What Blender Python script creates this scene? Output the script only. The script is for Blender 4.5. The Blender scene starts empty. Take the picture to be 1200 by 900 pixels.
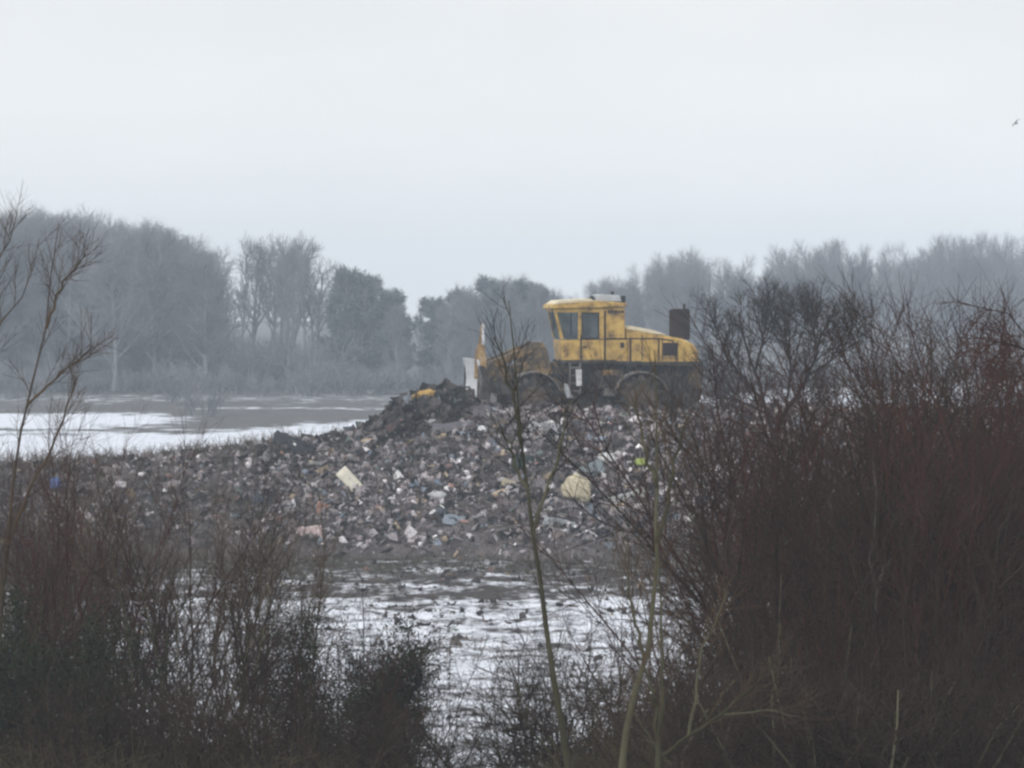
import bpy, bmesh, math, random
import numpy as np
from mathutils import Vector, Matrix

SC = bpy.context.scene
COL = SC.collection
F = 4670.0          # focal length in pixels of the 1200 px wide photograph
HC = 9.4            # camera height above the flat ground
HOR = 340.0         # row of the horizon
def P(px, py, Y):   # photo pixel at a distance -> world point
    return ((px-600.0)/F*Y, Y, HC+(HOR-py)/F*Y)
def PX(px, Y): return (px-600.0)/F*Y
def PZ(py, Y): return HC+(HOR-py)/F*Y

# ------------------------------------------------------------------ noise
_nr = np.random.RandomState(5)
_lat = _nr.rand(256, 256)
def vnoise(x, y, s=1.0, off=0.0):
    x = np.asarray(x, float)/s+off*17.3; y = np.asarray(y, float)/s+off*9.7
    xi = np.floor(x).astype(int); yi = np.floor(y).astype(int)
    fx = x-xi; fy = y-yi
    fx = fx*fx*(3-2*fx); fy = fy*fy*(3-2*fy)
    a = _lat[xi & 255, yi & 255]; b = _lat[(xi+1) & 255, yi & 255]
    c = _lat[xi & 255, (yi+1) & 255]; d = _lat[(xi+1) & 255, (yi+1) & 255]
    return (a*(1-fx)+b*fx)*(1-fy)+(c*(1-fx)+d*fx)*fy-0.5

# ------------------------------------------------------------------ terrain functions
def ground_z(x, y):
    x = np.asarray(x, float); y = np.asarray(y, float)
    bank = 8.0*np.clip((78-y)/78, 0, 1)
    z = bank
    near = np.clip((170-y)/40, 0, 1)*np.clip((y-60)/15, 0, 1)
    z = z+near*(0.14*vnoise(x, y, 2.6, 1)+0.17*vnoise(x, y, 0.9, 2)+0.10*vnoise(x, y, 0.42, 3))
    far = np.clip((y-170)/60, 0, 1)
    z = z+far*(0.5*vnoise(x, y, 40, 4)+0.12*vnoise(x, y, 6, 6))
    return z

RIDGE = [(-400,555),(-150,551),(0,547),(100,544),(200,538),(270,532),(300,526),(340,517),(370,520),(430,504),(447,493),
         (468,475),(500,463),(545,461),(562,470),(600,483),(700,489),(820,487),(900,482),(1000,482),(1200,490),(1400,500),(1700,510)]
_rx = np.array([PX(p, 150) for p, q in RIDGE]); _rz = np.array([PZ(q, 150) for p, q in RIDGE])
def mound_z(x, y):
    x = np.asarray(x, float); y = np.asarray(y, float)
    rz = np.interp(x, _rx, _rz)
    yf = 137.2+2.6*vnoise(x, 0*x, 7, 8)
    yc = 149.0+1.6*vnoise(x, 0*x, 5, 9)
    t = np.clip((y-yf)/(yc-yf), 0, 1)
    rise = 0.25*t+0.75*(t*t*(3-2*t))
    # plateau under the machine, narrow crest elsewhere
    px = x*F/150+600
    plat = np.clip((px-455)/60, 0, 1)
    back = 151.5+plat*(18+27*np.clip((870-px)/30, 0, 1))
    fall = np.clip((y-back)/(22.0), 0, 1); fall = fall*fall*(3-2*fall)
    hump = rz-4.45
    keep = np.where(plat > 0, np.where(hump > 0, 1-np.clip((y-152.5)/5, 0, 1), 1), 1)
    top = np.where(plat > 0, 4.45+hump*keep, rz)
    top = np.where((plat > 0) & (y > yc), np.minimum(top, np.maximum(4.38, top)), top)
    z = top*rise*(1-fall)
    bump = 0.95*vnoise(x, y, 2.6, 11)+0.45*vnoise(x, y, 1.0, 12)+0.34*vnoise(x, y, 0.45, 13)
    amp = np.clip(t*3, 0.15, 1)*(1-0.75*np.clip((y-150.5)/1.5, 0, 1))*np.where(t >= 1, .7, 1)
    # the crest itself keeps its outline
    amp = amp*(1-0.45*np.clip((t-.85)/.15, 0, 1))
    return z+bump*amp-0.45*(1-np.clip(t*6, 0, 1))-3.0*fall**3

# ------------------------------------------------------------------ materials
def new_mat(name):
    m = bpy.data.materials.new(name); m.use_nodes = True
    nt = m.node_tree; b = nt.nodes['Principled BSDF']
    b.inputs['Roughness'].default_value = 0.9
    b.inputs['Specular IOR Level'].default_value = 0.2
    return m, nt, b
def ramp(nt, stops):
    r = nt.nodes.new('ShaderNodeValToRGB'); e = r.color_ramp.elements
    while len(e) < len(stops): e.new(0.5)
    for i, (p, c) in enumerate(stops):
        e[i].position = p; e[i].color = (*c, 1)
    return r
def noise(nt, scale, detail=4, rough=.6, coord='Object', mapping=None):
    tc = nt.nodes.new('ShaderNodeTexCoord'); n = nt.nodes.new('ShaderNodeTexNoise')
    n.inputs['Scale'].default_value = scale; n.inputs['Detail'].default_value = detail; n.inputs['Roughness'].default_value = rough
    src = tc.outputs[coord]
    if mapping:
        mp = nt.nodes.new('ShaderNodeMapping'); mp.inputs['Scale'].default_value = mapping
        nt.links.new(src, mp.inputs['Vector']); src = mp.outputs['Vector']
    nt.links.new(src, n.inputs['Vector'])
    return n
def mottled(name, stops, scale=3, rough=.9, spec=.2, metal=0, bump=0, detail=5, nr=.6):
    m, nt, b = new_mat(name)
    n = noise(nt, scale, detail, nr); r = ramp(nt, stops)
    nt.links.new(n.outputs['Fac'], r.inputs['Fac']); nt.links.new(r.outputs['Color'], b.inputs['Base Color'])
    b.inputs['Roughness'].default_value = rough; b.inputs['Specular IOR Level'].default_value = spec; b.inputs['Metallic'].default_value = metal
    if bump:
        bn = nt.nodes.new('ShaderNodeBump'); bn.inputs['Strength'].default_value = bump; bn.inputs['Distance'].default_value = .03
        nt.links.new(n.outputs['Fac'], bn.inputs['Height']); nt.links.new(bn.outputs['Normal'], b.inputs['Normal'])
    return m
def bark(name, a, c, scale=1.2):
    # bark colour wanders along the stem and a little from plant to plant
    m, nt, b = new_mat(name)
    n = noise(nt, scale, 3, .6); r = ramp(nt, [(.3, a), (.7, c)])
    oi = nt.nodes.new('ShaderNodeObjectInfo')
    mul = nt.nodes.new('ShaderNodeMath'); mul.operation = 'MULTIPLY_ADD'; mul.inputs[1].default_value = .4; mul.inputs[2].default_value = -.2
    nt.links.new(oi.outputs['Random'], mul.inputs[0])
    ad = nt.nodes.new('ShaderNodeMath'); ad.operation = 'ADD'
    nt.links.new(n.outputs['Fac'], ad.inputs[0]); nt.links.new(mul.outputs[0], ad.inputs[1])
    nt.links.new(ad.outputs[0], r.inputs['Fac']); nt.links.new(r.outputs['Color'], b.inputs['Base Color'])
    b.inputs['Roughness'].default_value = .95; b.inputs['Specular IOR Level'].default_value = .1
    return m

M = {}
M['bark_red'] = bark('red_brown_bark', (.038, .018, .014), (.078, .037, .029))
M['bark_dark'] = bark('dark_brown_bark', (.028, .020, .015), (.052, .038, .029))
M['bark_olive'] = bark('mossy_bark', (.045, .042, .026), (.105, .098, .062))
M['bark_brown'] = bark('brown_bark', (.048, .033, .022), (.095, .066, .042))
M['bark_far'] = bark('haze_paled_bark', (.17, .17, .178), (.25, .245, .255), .3)  # far bark paled: its colour stands in for part of the haze
M['bark_black'] = bark('blackish_bark', (.024, .021, .020), (.046, .040, .036))
M['bark_pale'] = bark('pale_birch_bark', (.07, .06, .055), (.26, .24, .23), 3)
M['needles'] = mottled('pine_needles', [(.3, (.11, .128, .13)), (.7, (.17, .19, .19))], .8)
M['leaf_dark'] = mottled('gorse_needles', [(.3, (.016, .020, .012)), (.7, (.036, .042, .022))], 1.5)
M['weed'] = mottled('dead_weed', [(.3, (.055, .040, .028)), (.55, (.10, .075, .05)), (.75, (.16, .13, .09))], .6)
M['under'] = mottled('bramble_stems', [(.30, (.030, .024, .018)), (.48, (.060, .048, .028)), (.58, (.085, .080, .040)), (.66, (.075, .040, .028)), (.76, (.15, .115, .072))], 5)

# ------------------------------------------------------------------ object helpers
def link(o, parent=None):
    COL.objects.link(o)
    if parent is not None: o.parent = parent
    return o
def tag(o, label=None, cat=None, group=None, kind=None):
    if label: o['label'] = label
    if cat: o['category'] = cat
    if group: o['group'] = group
    if kind: o['kind'] = kind
    return o
def empty(name, loc, rz=0, scale=1.0):
    o = bpy.data.objects.new(name, None); o.location = loc; o.rotation_euler = (0, 0, rz)
    o.scale = (scale,)*3 if not hasattr(scale, '__len__') else scale
    o.empty_display_size = .3
    return link(o)
def mesh_from(name, V, quads=None, tris=None):
    me = bpy.data.meshes.new(name)
    V = np.asarray(V, np.float32); me.vertices.add(len(V)); me.vertices.foreach_set('co', V.ravel())
    parts = []; starts = []; c = 0
    for arr, k in ((quads, 4), (tris, 3)):
        if arr is None or len(arr) == 0: continue
        arr = np.asarray(arr, np.int32).reshape(-1, k)
        parts.append(arr.ravel()); starts.append(c+np.arange(len(arr))*k); c += arr.size
    L = np.concatenate(parts); St = np.concatenate(starts)
    me.loops.add(len(L)); me.loops.foreach_set('vertex_index', L)
    me.polygons.add(len(St)); me.polygons.foreach_set('loop_start', St.astype(np.int32))
    me.update(calc_edges=True); me.validate()
    return me
def obj_mesh(name, me, mat, parent=None, smooth=False):
    if mat is not None and not me.materials: me.materials.append(mat)
    if smooth: me.polygons.foreach_set('use_smooth', np.ones(len(me.polygons), bool))
    return link(bpy.data.objects.new(name, me), parent)
def copy_tree(o, parent=None):
    c = o.copy(); COL.objects.link(c)
    if parent is not None: c.parent = parent
    for k in [q for q in bpy.data.objects if q.parent == o]: copy_tree(k, c)
    return c
def copy_known(root, kids):
    c = root.copy(); COL.objects.link(c)
    out = []
    for k in kids:
        d = k.copy(); COL.objects.link(d); d.parent = c; out.append(d)
    return c, out

# ------------------------------------------------------------------ branches
def tubes(strands, k=3):
    """strands: list of (pts, radii) -> V, quads, tris"""
    groups = {}
    for p, r in strands: groups.setdefault(len(p), []).append((p, r))
    VV = []; QQ = []; base = 0
    for n, g in groups.items():
        Pn = np.array([a for a, b in g], float); Rn = np.array([b for a, b in g], float)
        S = len(g)
        T = np.empty_like(Pn); T[:, 1:-1] = Pn[:, 2:]-Pn[:, :-2]; T[:, 0] = Pn[:, 1]-Pn[:, 0]; T[:, -1] = Pn[:, -1]-Pn[:, -2]
        T /= np.linalg.norm(T, axis=2, keepdims=True)+1e-9
        ref = np.where(np.abs(T[:, :1, 2:3]) > .9, np.array([1., .2, 0]), np.array([0, .1, 1.]))
        U = np.cross(T, np.broadcast_to(ref, T.shape)); U /= np.linalg.norm(U, axis=2, keepdims=True)+1e-9
        W = np.cross(T, U)
        a = np.arange(k)/k*2*math.pi
        ring = (Pn[:, :, None, :]+Rn[:, :, None, None]*(U[:, :, None, :]*np.cos(a)[None, None, :, None]+W[:, :, None, :]*np.sin(a)[None, None, :, None]))
        VV.append(ring.reshape(-1, 3))
        idx = base+np.arange(S*n*k).reshape(S, n, k)
        i0 = idx[:, :-1, :]; i1 = np.roll(idx, -1, 2)[:, :-1, :]; j0 = idx[:, 1:, :]; j1 = np.roll(idx, -1, 2)[:, 1:, :]
        QQ.append(np.stack([i0, i1, j1, j0], -1).reshape(-1, 4))
        base += S*n*k
    return np.concatenate(VV), np.concatenate(QQ)
def strands_mesh(name, strands, k=3):
    V, Q = tubes(strands, k); return mesh_from(name, V, Q)

def norm(v):
    l = math.sqrt(v[0]*v[0]+v[1]*v[1]+v[2]*v[2])+1e-9
    return (v[0]/l, v[1]/l, v[2]/l)
def turn(R, d, ang, az):
    a = (0, 0, 1) if abs(d[2]) < .9 else (1, 0, 0)
    u = norm((d[1]*a[2]-d[2]*a[1], d[2]*a[0]-d[0]*a[2], d[0]*a[1]-d[1]*a[0]))
    w = (d[1]*u[2]-d[2]*u[1], d[2]*u[0]-d[0]*u[2], d[0]*u[1]-d[1]*u[0])
    s, c = math.sin(ang), math.cos(ang); ca, sa = math.cos(az), math.sin(az)
    return tuple(d[i]*c+s*(u[i]*ca+w[i]*sa) for i in range(3))
def spawn(R, pts, rad, L, lv, S, out):
    if lv+1 >= len(S): return
    s = S[lv+1]; n = R.randint(*s['kids']); az = R.random()*6.28
    m = len(pts)-1
    for i in range(n):
        t = s['t0']+(1-s['t0'])*(i+R.random()*.9)/n
        t = min(t, .98); f = t*m; j = min(int(f), m-1); u = f-j
        p = tuple(pts[j][q]*(1-u)+pts[j+1][q]*u for q in range(3))
        d = norm(tuple(pts[j+1][q]-pts[j][q] for q in range(3)))
        az += 2.4+R.uniform(-.5, .5)
        shp = s.get('shape', lambda t: 1-.65*t)(t)
        l = (s['len'] if 'len' in s else L*s['lf'])*shp*R.uniform(.7, 1.25)
        r = min(rad[j]*.75, s['r']*R.uniform(.8, 1.2)) if lv > 0 or True else s['r']
        grow(R, p, turn(R, d, s['ang']*R.uniform(.7, 1.25), az), l, r, lv+1, S, out)
def grow(R, p, d, L, r, lv, S, out):
    s = S[lv]; n = s['n']; st = L/n; pts = [p]; rad = [r]; te = s.get('tip', .35)
    for i in range(n):
        d = norm((d[0]+R.gauss(0, s['wob']), d[1]+R.gauss(0, s['wob']), d[2]+R.gauss(0, s['wob'])+s['up']))
        p = (p[0]+d[0]*st, p[1]+d[1]*st, p[2]+d[2]*st)
        pts.append(p); rad.append(r*(1-(1-te)*(i+1)/n))
    out.setdefault(lv, []).append((pts, rad))
    spawn(R, pts, rad, L, lv, S, out)
def flat(out, lo, hi=99): return [s for k, v in out.items() if lo <= k <= hi for s in v]

def tree_proto(name, seed, S, H, mb, mt, split=1):
    """one trunk -> Empty > trunk, crown (base at the origin, nominal height H)"""
    R = random.Random(seed); out = {}
    grow(R, (0, 0, -.3), norm((R.uniform(-.04, .04), R.uniform(-.04, .04), 1)), S[0]['len'], S[0]['r'], 0, S, out)
    root = empty(name, (0, 0, 0))
    a = obj_mesh('trunk', strands_mesh('trunk', flat(out, 0, split), 6), mb, root, True)
    b = obj_mesh('crown', strands_mesh('crown', flat(out, split+1), 3), mt, root)
    zm = max(v.co.z for v in b.data.vertices)
    return dict(root=root, kids=[a, b], H=zm, used=False)
def shrub_proto(name, seed, S, nst, spread, lean, mb, mt, split=0, leaves=None):
    """many stems from one stool -> Empty > stem (each), crown"""
    R = random.Random(seed); root = empty(name, (0, 0, 0)); kids = []; crown = []
    for i in range(nst):
        out = {}; az = i*2.4+R.random(); q = spread*R.random()**.5
        la = lean*R.uniform(.3, 1.1)
        d = norm((math.cos(az)*la, math.sin(az)*la, 1))
        grow(R, (math.cos(az)*q, math.sin(az)*q, -.3), d, S[0]['len']*R.uniform(.72, 1.08), S[0]['r']*R.uniform(.7, 1.15), 0, S, out)
        kids.append(obj_mesh('stem', strands_mesh('stem', flat(out, 0, split), 5), mb, root, True))
        crown += flat(out, split+1)
    kids.append(obj_mesh('crown', strands_mesh('crown', crown, 3), mt, root))
    zm = float(np.percentile([p[-1][2] for p, r in crown], 99.5))
    if leaves:
        n, size = leaves; tips = [p for p, r in crown]; V = []; Q = []
        for i in range(n):
            s = R.choice(tips); a = s[R.randrange(len(s))]
            c = [a[j]+R.gauss(0, .05) for j in range(3)]
            u = norm((R.gauss(0, 1), R.gauss(0, 1), R.gauss(0, 1))); w = turn(R, u, 1.57, R.random()*6.28)
            l = size*R.uniform(.6, 1.5); h = l*.3; b = len(V)
            V += [tuple(c[j]+u[j]*l*e+w[j]*h*f for j in range(3)) for e, f in ((-.5, 0), (0, -1), (.6, 0), (0, 1))]
            Q.append((b, b+1, b+2, b+3))
        kids.append(obj_mesh('foliage', mesh_from('foliage', V, Q), M['leaf_dark'], root))
    return dict(root=root, kids=kids, H=zm, used=False)
def plant(pr, x, y, h, rz, label, cat, group=None, wide=1.0, mats=None, z=None):
    if z is None: z = float(ground_z(x, y))
    if not pr['used']:
        root, kids = pr['root'], pr['kids']; pr['used'] = True
    else:
        root, kids = copy_known(pr['root'], pr['kids'])
    s = h/pr['H']
    root.location = (x, y, z); root.rotation_euler = (0, 0, rz); root.scale = (s*wide, s*wide, s)
    for k in ('label', 'category', 'group'):
        if k in root: del root[k]
    tag(root, label, cat, group)
    if mats:
        for k in kids:
            k.material_slots[0].link = 'OBJECT'; k.material_slots[0].material = mats[0] if k.name.startswith(('stem', 'trunk')) else mats[1]
    return root

# ------------------------------------------------------------------ ground
def sheet(name, xs, ys, zf, mat, fade=None):
    X, Y = np.meshgrid(xs, ys); Z = zf(X, Y)
    V = np.stack([X, Y, Z], -1).reshape(-1, 3)
    i = np.arange(len(xs)*len(ys)).reshape(len(ys), len(xs))
    Q = np.stack([i[:-1, :-1], i[:-1, 1:], i[1:, 1:], i[1:, :-1]], -1).reshape(-1, 4)
    return obj_mesh(name, mesh_from(name, V, Q), mat, None, True)

def ground_material():
    m, nt, b = new_mat('snowy_ground'); N = nt.nodes; Lk = nt.links
    geo = N.new('ShaderNodeNewGeometry'); sep = N.new('ShaderNodeSeparateXYZ'); Lk.new(geo.outputs['Position'], sep.inputs[0])
    def math_(op, a, b_, c=None, clamp=False):
        n = N.new('ShaderNodeMath'); n.operation = op; n.use_clamp = clamp
        for i, v in enumerate((a, b_, c)):
            if v is None: continue
            if isinstance(v, (int, float)): n.inputs[i].default_value = v
            else: Lk.new(v, n.inputs[i])
        return n.outputs[0]
    def mixf(f, a, c): return math_('ADD', math_('MULTIPLY', math_('SUBTRACT', 1.0, f), a), math_('MULTIPLY', f, c))
    def step(v, lo, hi):
        mr = N.new('ShaderNodeMapRange'); mr.clamp = True
        mr.inputs['From Min'].default_value = lo; mr.inputs['From Max'].default_value = hi
        Lk.new(v, mr.inputs['Value']); return mr.outputs[0]
    def band(v, a, c, s=1.5): return math_('MULTIPLY', step(v, a-s, a+s), math_('SUBTRACT', 1.0, step(v, c-s, c+s)))
    x, y = sep.outputs['X'], sep.outputs['Y']
    def ns(scale, det, rough, mp=None):
        n = N.new('ShaderNodeTexNoise'); n.inputs['Scale'].default_value = scale; n.inputs['Detail'].default_value = det; n.inputs['Roughness'].default_value = rough
        if mp:
            q = N.new('ShaderNodeMapping'); q.inputs['Scale'].default_value = mp; Lk.new(geo.outputs['Position'], q.inputs['Vector']); Lk.new(q.outputs[0], n.inputs['Vector'])
        else: Lk.new(geo.outputs['Position'], n.inputs['Vector'])
        return n.outputs['Fac']
    n1 = ns(.55, 6, .62); n2 = ns(2.2, 5, .65); n3 = ns(.10, 4, .6); ruts = ns(1.0, 4, .55, (.10, .55, 1)); n4 = ns(.5, 5, .6, (1, .35, 1))
    yw = math_('ADD', y, math_('MULTIPLY', math_('SUBTRACT', n3, .5), 9.0))
    # near ground: worn snow, broken by churned wheel ruts near the foot of the tip
    v = math_('ADD', math_('MULTIPLY', n1, .54), math_('ADD', math_('ADD', math_('MULTIPLY', n2, .18), math_('MULTIPLY', ns(7, 4, .65), .18)), math_('MULTIPLY', ruts, .10)))
    # less snow close to the tip face
    worn = step(yw, 119, 136)
    thr = math_('ADD', .474, math_('MULTIPLY', worn, .10))
    rutband = band(yw, 121.5, 124.5, 1.2); thr = math_('ADD', thr, math_('MULTIPLY', rutband, .09))
    rutband2 = band(yw, 127.5, 130.5, 1.2); thr = math_('ADD', thr, math_('MULTIPLY', rutband2, .055))
    near = N.new('ShaderNodeMath'); near.operation = 'SUBTRACT'; Lk.new(v, near.inputs[0]); Lk.new(thr, near.inputs[1])
    nearm = step(near.outputs[0], -.055, .060)
    # far fields
    yf = math_('ADD', math_('ADD', y, math_('MULTIPLY', math_('SUBTRACT', n3, .5), 34.0)), math_('MULTIPLY', math_('SUBTRACT', n4, .5), 24.0))
    xr = step(math_('ADD', x, math_('MULTIPLY', math_('SUBTRACT', n1, .5), 12.0)), -25.5, -23.5)
    snowA = math_('SUBTRACT', 1.0, step(math_('SUBTRACT', yf, math_('MULTIPLY', math_('MAXIMUM', math_('ADD', x, 21), 0.0), 2.2)), 264, 270))
    leftsnow = math_('MULTIPLY', band(yf, 276, 304, 3), math_('SUBTRACT', 1.0, xr))
    strip = math_('MULTIPLY', math_('MULTIPLY', band(y, 314.5, 318.5, .8), xr), step(n1, .50, .57))
    strip2 = math_('MULTIPLY', band(yf, 333, 352, 3), step(n1, .50, .62))
    farm = math_('MAXIMUM', math_('MAXIMUM', math_('MULTIPLY', snowA, step(n2, .30, .42)), leftsnow), math_('MAXIMUM', strip, math_('MULTIPLY', strip2, .7)))
    isfar = step(y, 175, 190)
    mask = mixf(isfar, nearm, farm)
    # soil colour
    r1 = ramp(nt, [(.3, (.020, .016, .014)), (.55, (.042, .033, .029)), (.75, (.075, .060, .052))]); Lk.new(n2, r1.inputs['Fac'])
    r2 = ramp(nt, [(.3, (.050, .046, .044)), (.7, (.095, .088, .082))]); Lk.new(n1, r2.inputs['Fac'])
    soil = N.new('ShaderNodeMix'); soil.data_type = 'RGBA'; Lk.new(isfar, soil.inputs['Factor']); Lk.new(r1.outputs[0], soil.inputs[6]); Lk.new(r2.outputs[0], soil.inputs[7])
    r3 = ramp(nt, [(.35, (.50, .52, .58)), (.65, (.68, .69, .73))]); Lk.new(n2, r3.inputs['Fac'])
    mx = N.new('ShaderNodeMix'); mx.data_type = 'RGBA'; Lk.new(mask, mx.inputs['Factor']); Lk.new(soil.outputs[2], mx.inputs[6]); Lk.new(r3.outputs[0], mx.inputs[7])
    Lk.new(mx.outputs[2], b.inputs['Base Color'])
    bn = N.new('ShaderNodeBump'); bn.inputs['Strength'].default_value = .5; bn.inputs['Distance'].default_value = .08
    Lk.new(n2, bn.inputs['Height']); Lk.new(bn.outputs[0], b.inputs['Normal'])
    return m
M['ground'] = ground_material()
def axis(segs):
    a = [np.arange(s, e, st) for s, e, st in segs]; return np.concatenate(a+[np.array([segs[-1][1]])])
gx = axis([(-640, -100, 30), (-100, -32, 4), (-32, 32, .22), (32, 100, 4), (100, 640, 30)])
gy = axis([(-40, 20, 4), (20, 76, 1), (76, 142, .24), (142, 180, 1.5), (180, 400, 5), (400, 1200, 50)])
tag(sheet('ground', gx, gy, ground_z, M['ground']), kind='structure')

# ------------------------------------------------------------------ the tip
def mound_material():
    m, nt, b = new_mat('tipped_soil'); N = nt.nodes; Lk = nt.links
    n1 = noise(nt, 1.1, 6, .7); n2 = noise(nt, 6, 4, .7)
    r = ramp(nt, [(.30, (.022, .018, .017)), (.48, (.065, .054, .051)), (.62, (.14, .122, .12)), (.75, (.24, .22, .225))])
    ad = N.new('ShaderNodeMath'); ad.operation = 'MULTIPLY_ADD'; ad.inputs[1].default_value = .55; Lk.new(n1.outputs[0], ad.inputs[0])
    h = N.new('ShaderNodeMath'); h.operation = 'MULTIPLY'; h.inputs[1].default_value = .45; Lk.new(n2.outputs[0], h.inputs[0]); Lk.new(h.outputs[0], ad.inputs[2])
    Lk.new(ad.outputs[0], r.inputs[0]); Lk.new(r.outputs[0], b.inputs['Base Color'])
    bn = N.new('ShaderNodeBump'); bn.inputs['Strength'].default_value = .8; bn.inputs['Distance'].default_value = .08
    Lk.new(n2.outputs[0], bn.inputs['Height']); Lk.new(bn.outputs[0], b.inputs['Normal'])
    return m
M['mound'] = mound_material()
mx_ = axis([(-60, -26, 1.5), (-26, 26, .17), (26, 60, 1.5)]); my_ = axis([(134, 152, .17), (152, 172, .6), (172, 226, 2)])
tag(sheet('rubbish_mound', mx_, my_, mound_z, M['mound']), kind='structure')

PAL = np.array([(.018, .016, .015), (.035, .030, .028), (.060, .050, .046), (.095, .082, .080), (.15, .135, .14), (.24, .225, .235),
                (.40, .39, .41), (.62, .62, .63), (.12, .14, .17), (.13, .088, .08), (.22, .18, .13), (.07, .09, .12), (.24, .13, .11), (.10, .125, .11)])
PW = np.array([8, 12, 14, 16, 17, 13, 4.0, .7, 3.2, 2.0, 2.0, 1.2, .5, .8]); PW = PW/PW.sum()
def rubble(name, seed, n, xr, yr, zf, keep, sizes, pale=1.0):
    rs = np.random.RandomState(seed)
    V = []; Q = []; T = []; C = []; base = 0
    x = rs.uniform(*xr, n*2); y = rs.uniform(*yr, n*2); k = keep(x, y, rs); x = x[k][:n]; y = y[k][:n]; n = len(x)
    z = zf(x, y)
    g = np.array([(i-1, j-1) for j in range(3) for i in range(3)], float)
    gq = np.array([(0, 1, 4, 3), (1, 2, 5, 4), (3, 4, 7, 6), (4, 5, 8, 7)])
    bv = np.array([(a, b, c) for c in (-1, 1) for b in (-1, 1) for a in (-1, 1)], float)
    bq = np.array([(0, 2, 3, 1), (4, 5, 7, 6), (0, 1, 5, 4), (2, 6, 7, 3), (0, 4, 6, 2), (1, 3, 7, 5)])
    bm = bmesh.new(); bmesh.ops.create_icosphere(bm, subdivisions=1, radius=1); iv = np.array([v.co[:] for v in bm.verts]); it = np.array([[v.index for v in f.verts] for f in bm.faces]); bm.free()
    pt = np.clip(1.78+1.7*vnoise(x, y, 2.0, 41)+.9*vnoise(x, y, .9, 42), .5, 2.0); s_hi = np.where(y > 150.5, .5, 1.0)  # patchy tone: dark hollows and paler lumps put into the piece colours
    w = PW.copy(); w[5:8] *= pale; w /= w.sum()
    for i in range(n):
        s = sizes[0]+(sizes[1]-sizes[0])*rs.rand()**4.0*s_hi[i]
        q = rs.normal(size=4); q /= np.linalg.norm(q)
        a, b, c, d = q
        Rm = np.array([[1-2*(c*c+d*d), 2*(b*c-a*d), 2*(b*d+a*c)], [2*(b*c+a*d), 1-2*(b*b+d*d), 2*(c*d-a*b)], [2*(b*d-a*c), 2*(c*d+a*b), 1-2*(b*b+c*c)]])
        u = rs.rand()
        if u < .62:
            v = np.c_[g*np.array([s, s*rs.uniform(.15, 1)]), np.zeros(9)]+rs.normal(size=(9, 3))*s*.24
            Q.append(gq+base); nv = 9
        elif u < .82:
            v = bv*np.array([s, s*rs.uniform(.15, .7), s*rs.uniform(.06, .5)])*.8; Q.append(bq+base); nv = 8
        else:
            v = iv*np.array([s, s*.8, s*.6])*.8+rs.normal(size=iv.shape)*s*.13; T.append(it+base); nv = len(iv)
        V.append(v@Rm.T+np.array([x[i], y[i], z[i]+s*.12])); base += nv
        col = PAL[rs.choice(len(PAL), p=w)]*rs.uniform(.75, 1.25)*pt[i]; C.append(np.tile(np.r_[col, 1], (nv, 1)))
    me = mesh_from(name, np.concatenate(V), np.concatenate(Q), np.concatenate(T))
    at = me.color_attributes.new('tint', 'FLOAT_COLOR', 'POINT'); at.data.foreach_set('color', np.concatenate(C).astype(np.float32).ravel())
    return me
def tint_mat():
    m, nt, b = new_mat('mixed_refuse'); a = nt.nodes.new('ShaderNodeVertexColor'); a.layer_name = 'tint'
    n = noise(nt, 9, 4, .7); r = ramp(nt, [(.35, (.45, .42, .40)), (.65, (1.1, 1.08, 1.06))]); nt.links.new(n.outputs[0], r.inputs[0])
    mx = nt.nodes.new('ShaderNodeMix'); mx.data_type = 'RGBA'; mx.blend_type = 'MULTIPLY'; mx.inputs['Factor'].default_value = 1
    nt.links.new(a.outputs[0], mx.inputs[6]); nt.links.new(r.outputs[0], mx.inputs[7]); nt.links.new(mx.outputs[2], b.inputs['Base Color'])
    b.inputs['Roughness'].default_value = .75
    return m
M['refuse'] = tint_mat()
def keep_mound(x, y, rs):
    z = mound_z(x, y); px = x/y*F+600
    d = np.where(px < 300, .45, 1.0)*np.clip((z-.15)/.9, .12, 1)
    heap = (px > 435) & (px < 600) & (y > 146)          # the dark soil heap in front of the blade stays nearly clean
    d = np.where(heap, d*.35, d)
    patch = vnoise(x, y, 2.3, 21)
    d = d*np.clip(.9+1.1*patch, .35, 1)
    return (rs.rand(len(x)) < d) & (z > .05) & ((y < 151) | (px > 440))
tag(obj_mesh('rubbish', rubble('rubbish', 3, 115000, (-25, 25), (136.5, 158), mound_z, keep_mound, (.022, .25)), M['refuse']), kind='stuff')
def keep_sheet(x, y, rs):
    px = x/y*F+600
    return keep_mound(x, y, rs) & ((px < 435) | (px > 600) | (y < 147)) & (rs.rand(len(x)) < np.clip(.4+2.2*vnoise(x, y, 1.6, 61), .05, 1))
PWs = PW; PW = np.array([3, 6, 10, 16, 22, 20, 5, .6, 4, 2, 2, 1, .2, .6]); PW = PW/PW.sum()
tag(obj_mesh('torn_film', rubble('torn_film', 8, 2400, (-25, 25), (137.5, 151), mound_z, keep_sheet, (.12, .38)), M['refuse']), kind='stuff')
PW = np.array([30, 30, 14, 4, .5, .1, .1, .1, .3, 2, 1, .1, .1, .1]); PW = PW/PW.sum()
def keep_heap(x, y, rs):
    px = x/y*F+600
    return (mound_z(x, y) > 3.5) & (rs.rand(len(x)) < np.clip((px-432)/50, 0, 1)*np.clip((556-px)/20, 0, 1))
tag(obj_mesh('soil_clods', rubble('soil_clods', 9, 2600, (-6, 0), (146.5, 154), mound_z, keep_heap, (.06, .40)), M['refuse']), kind='stuff')
PW = PWs
def keep_clod(x, y, rs):
    return rs.rand(len(x)) < np.clip((y-92)/45, .12, 1)*np.clip(.6+1.6*vnoise(x, y, 3.1, 31), .1, 1)
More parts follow.
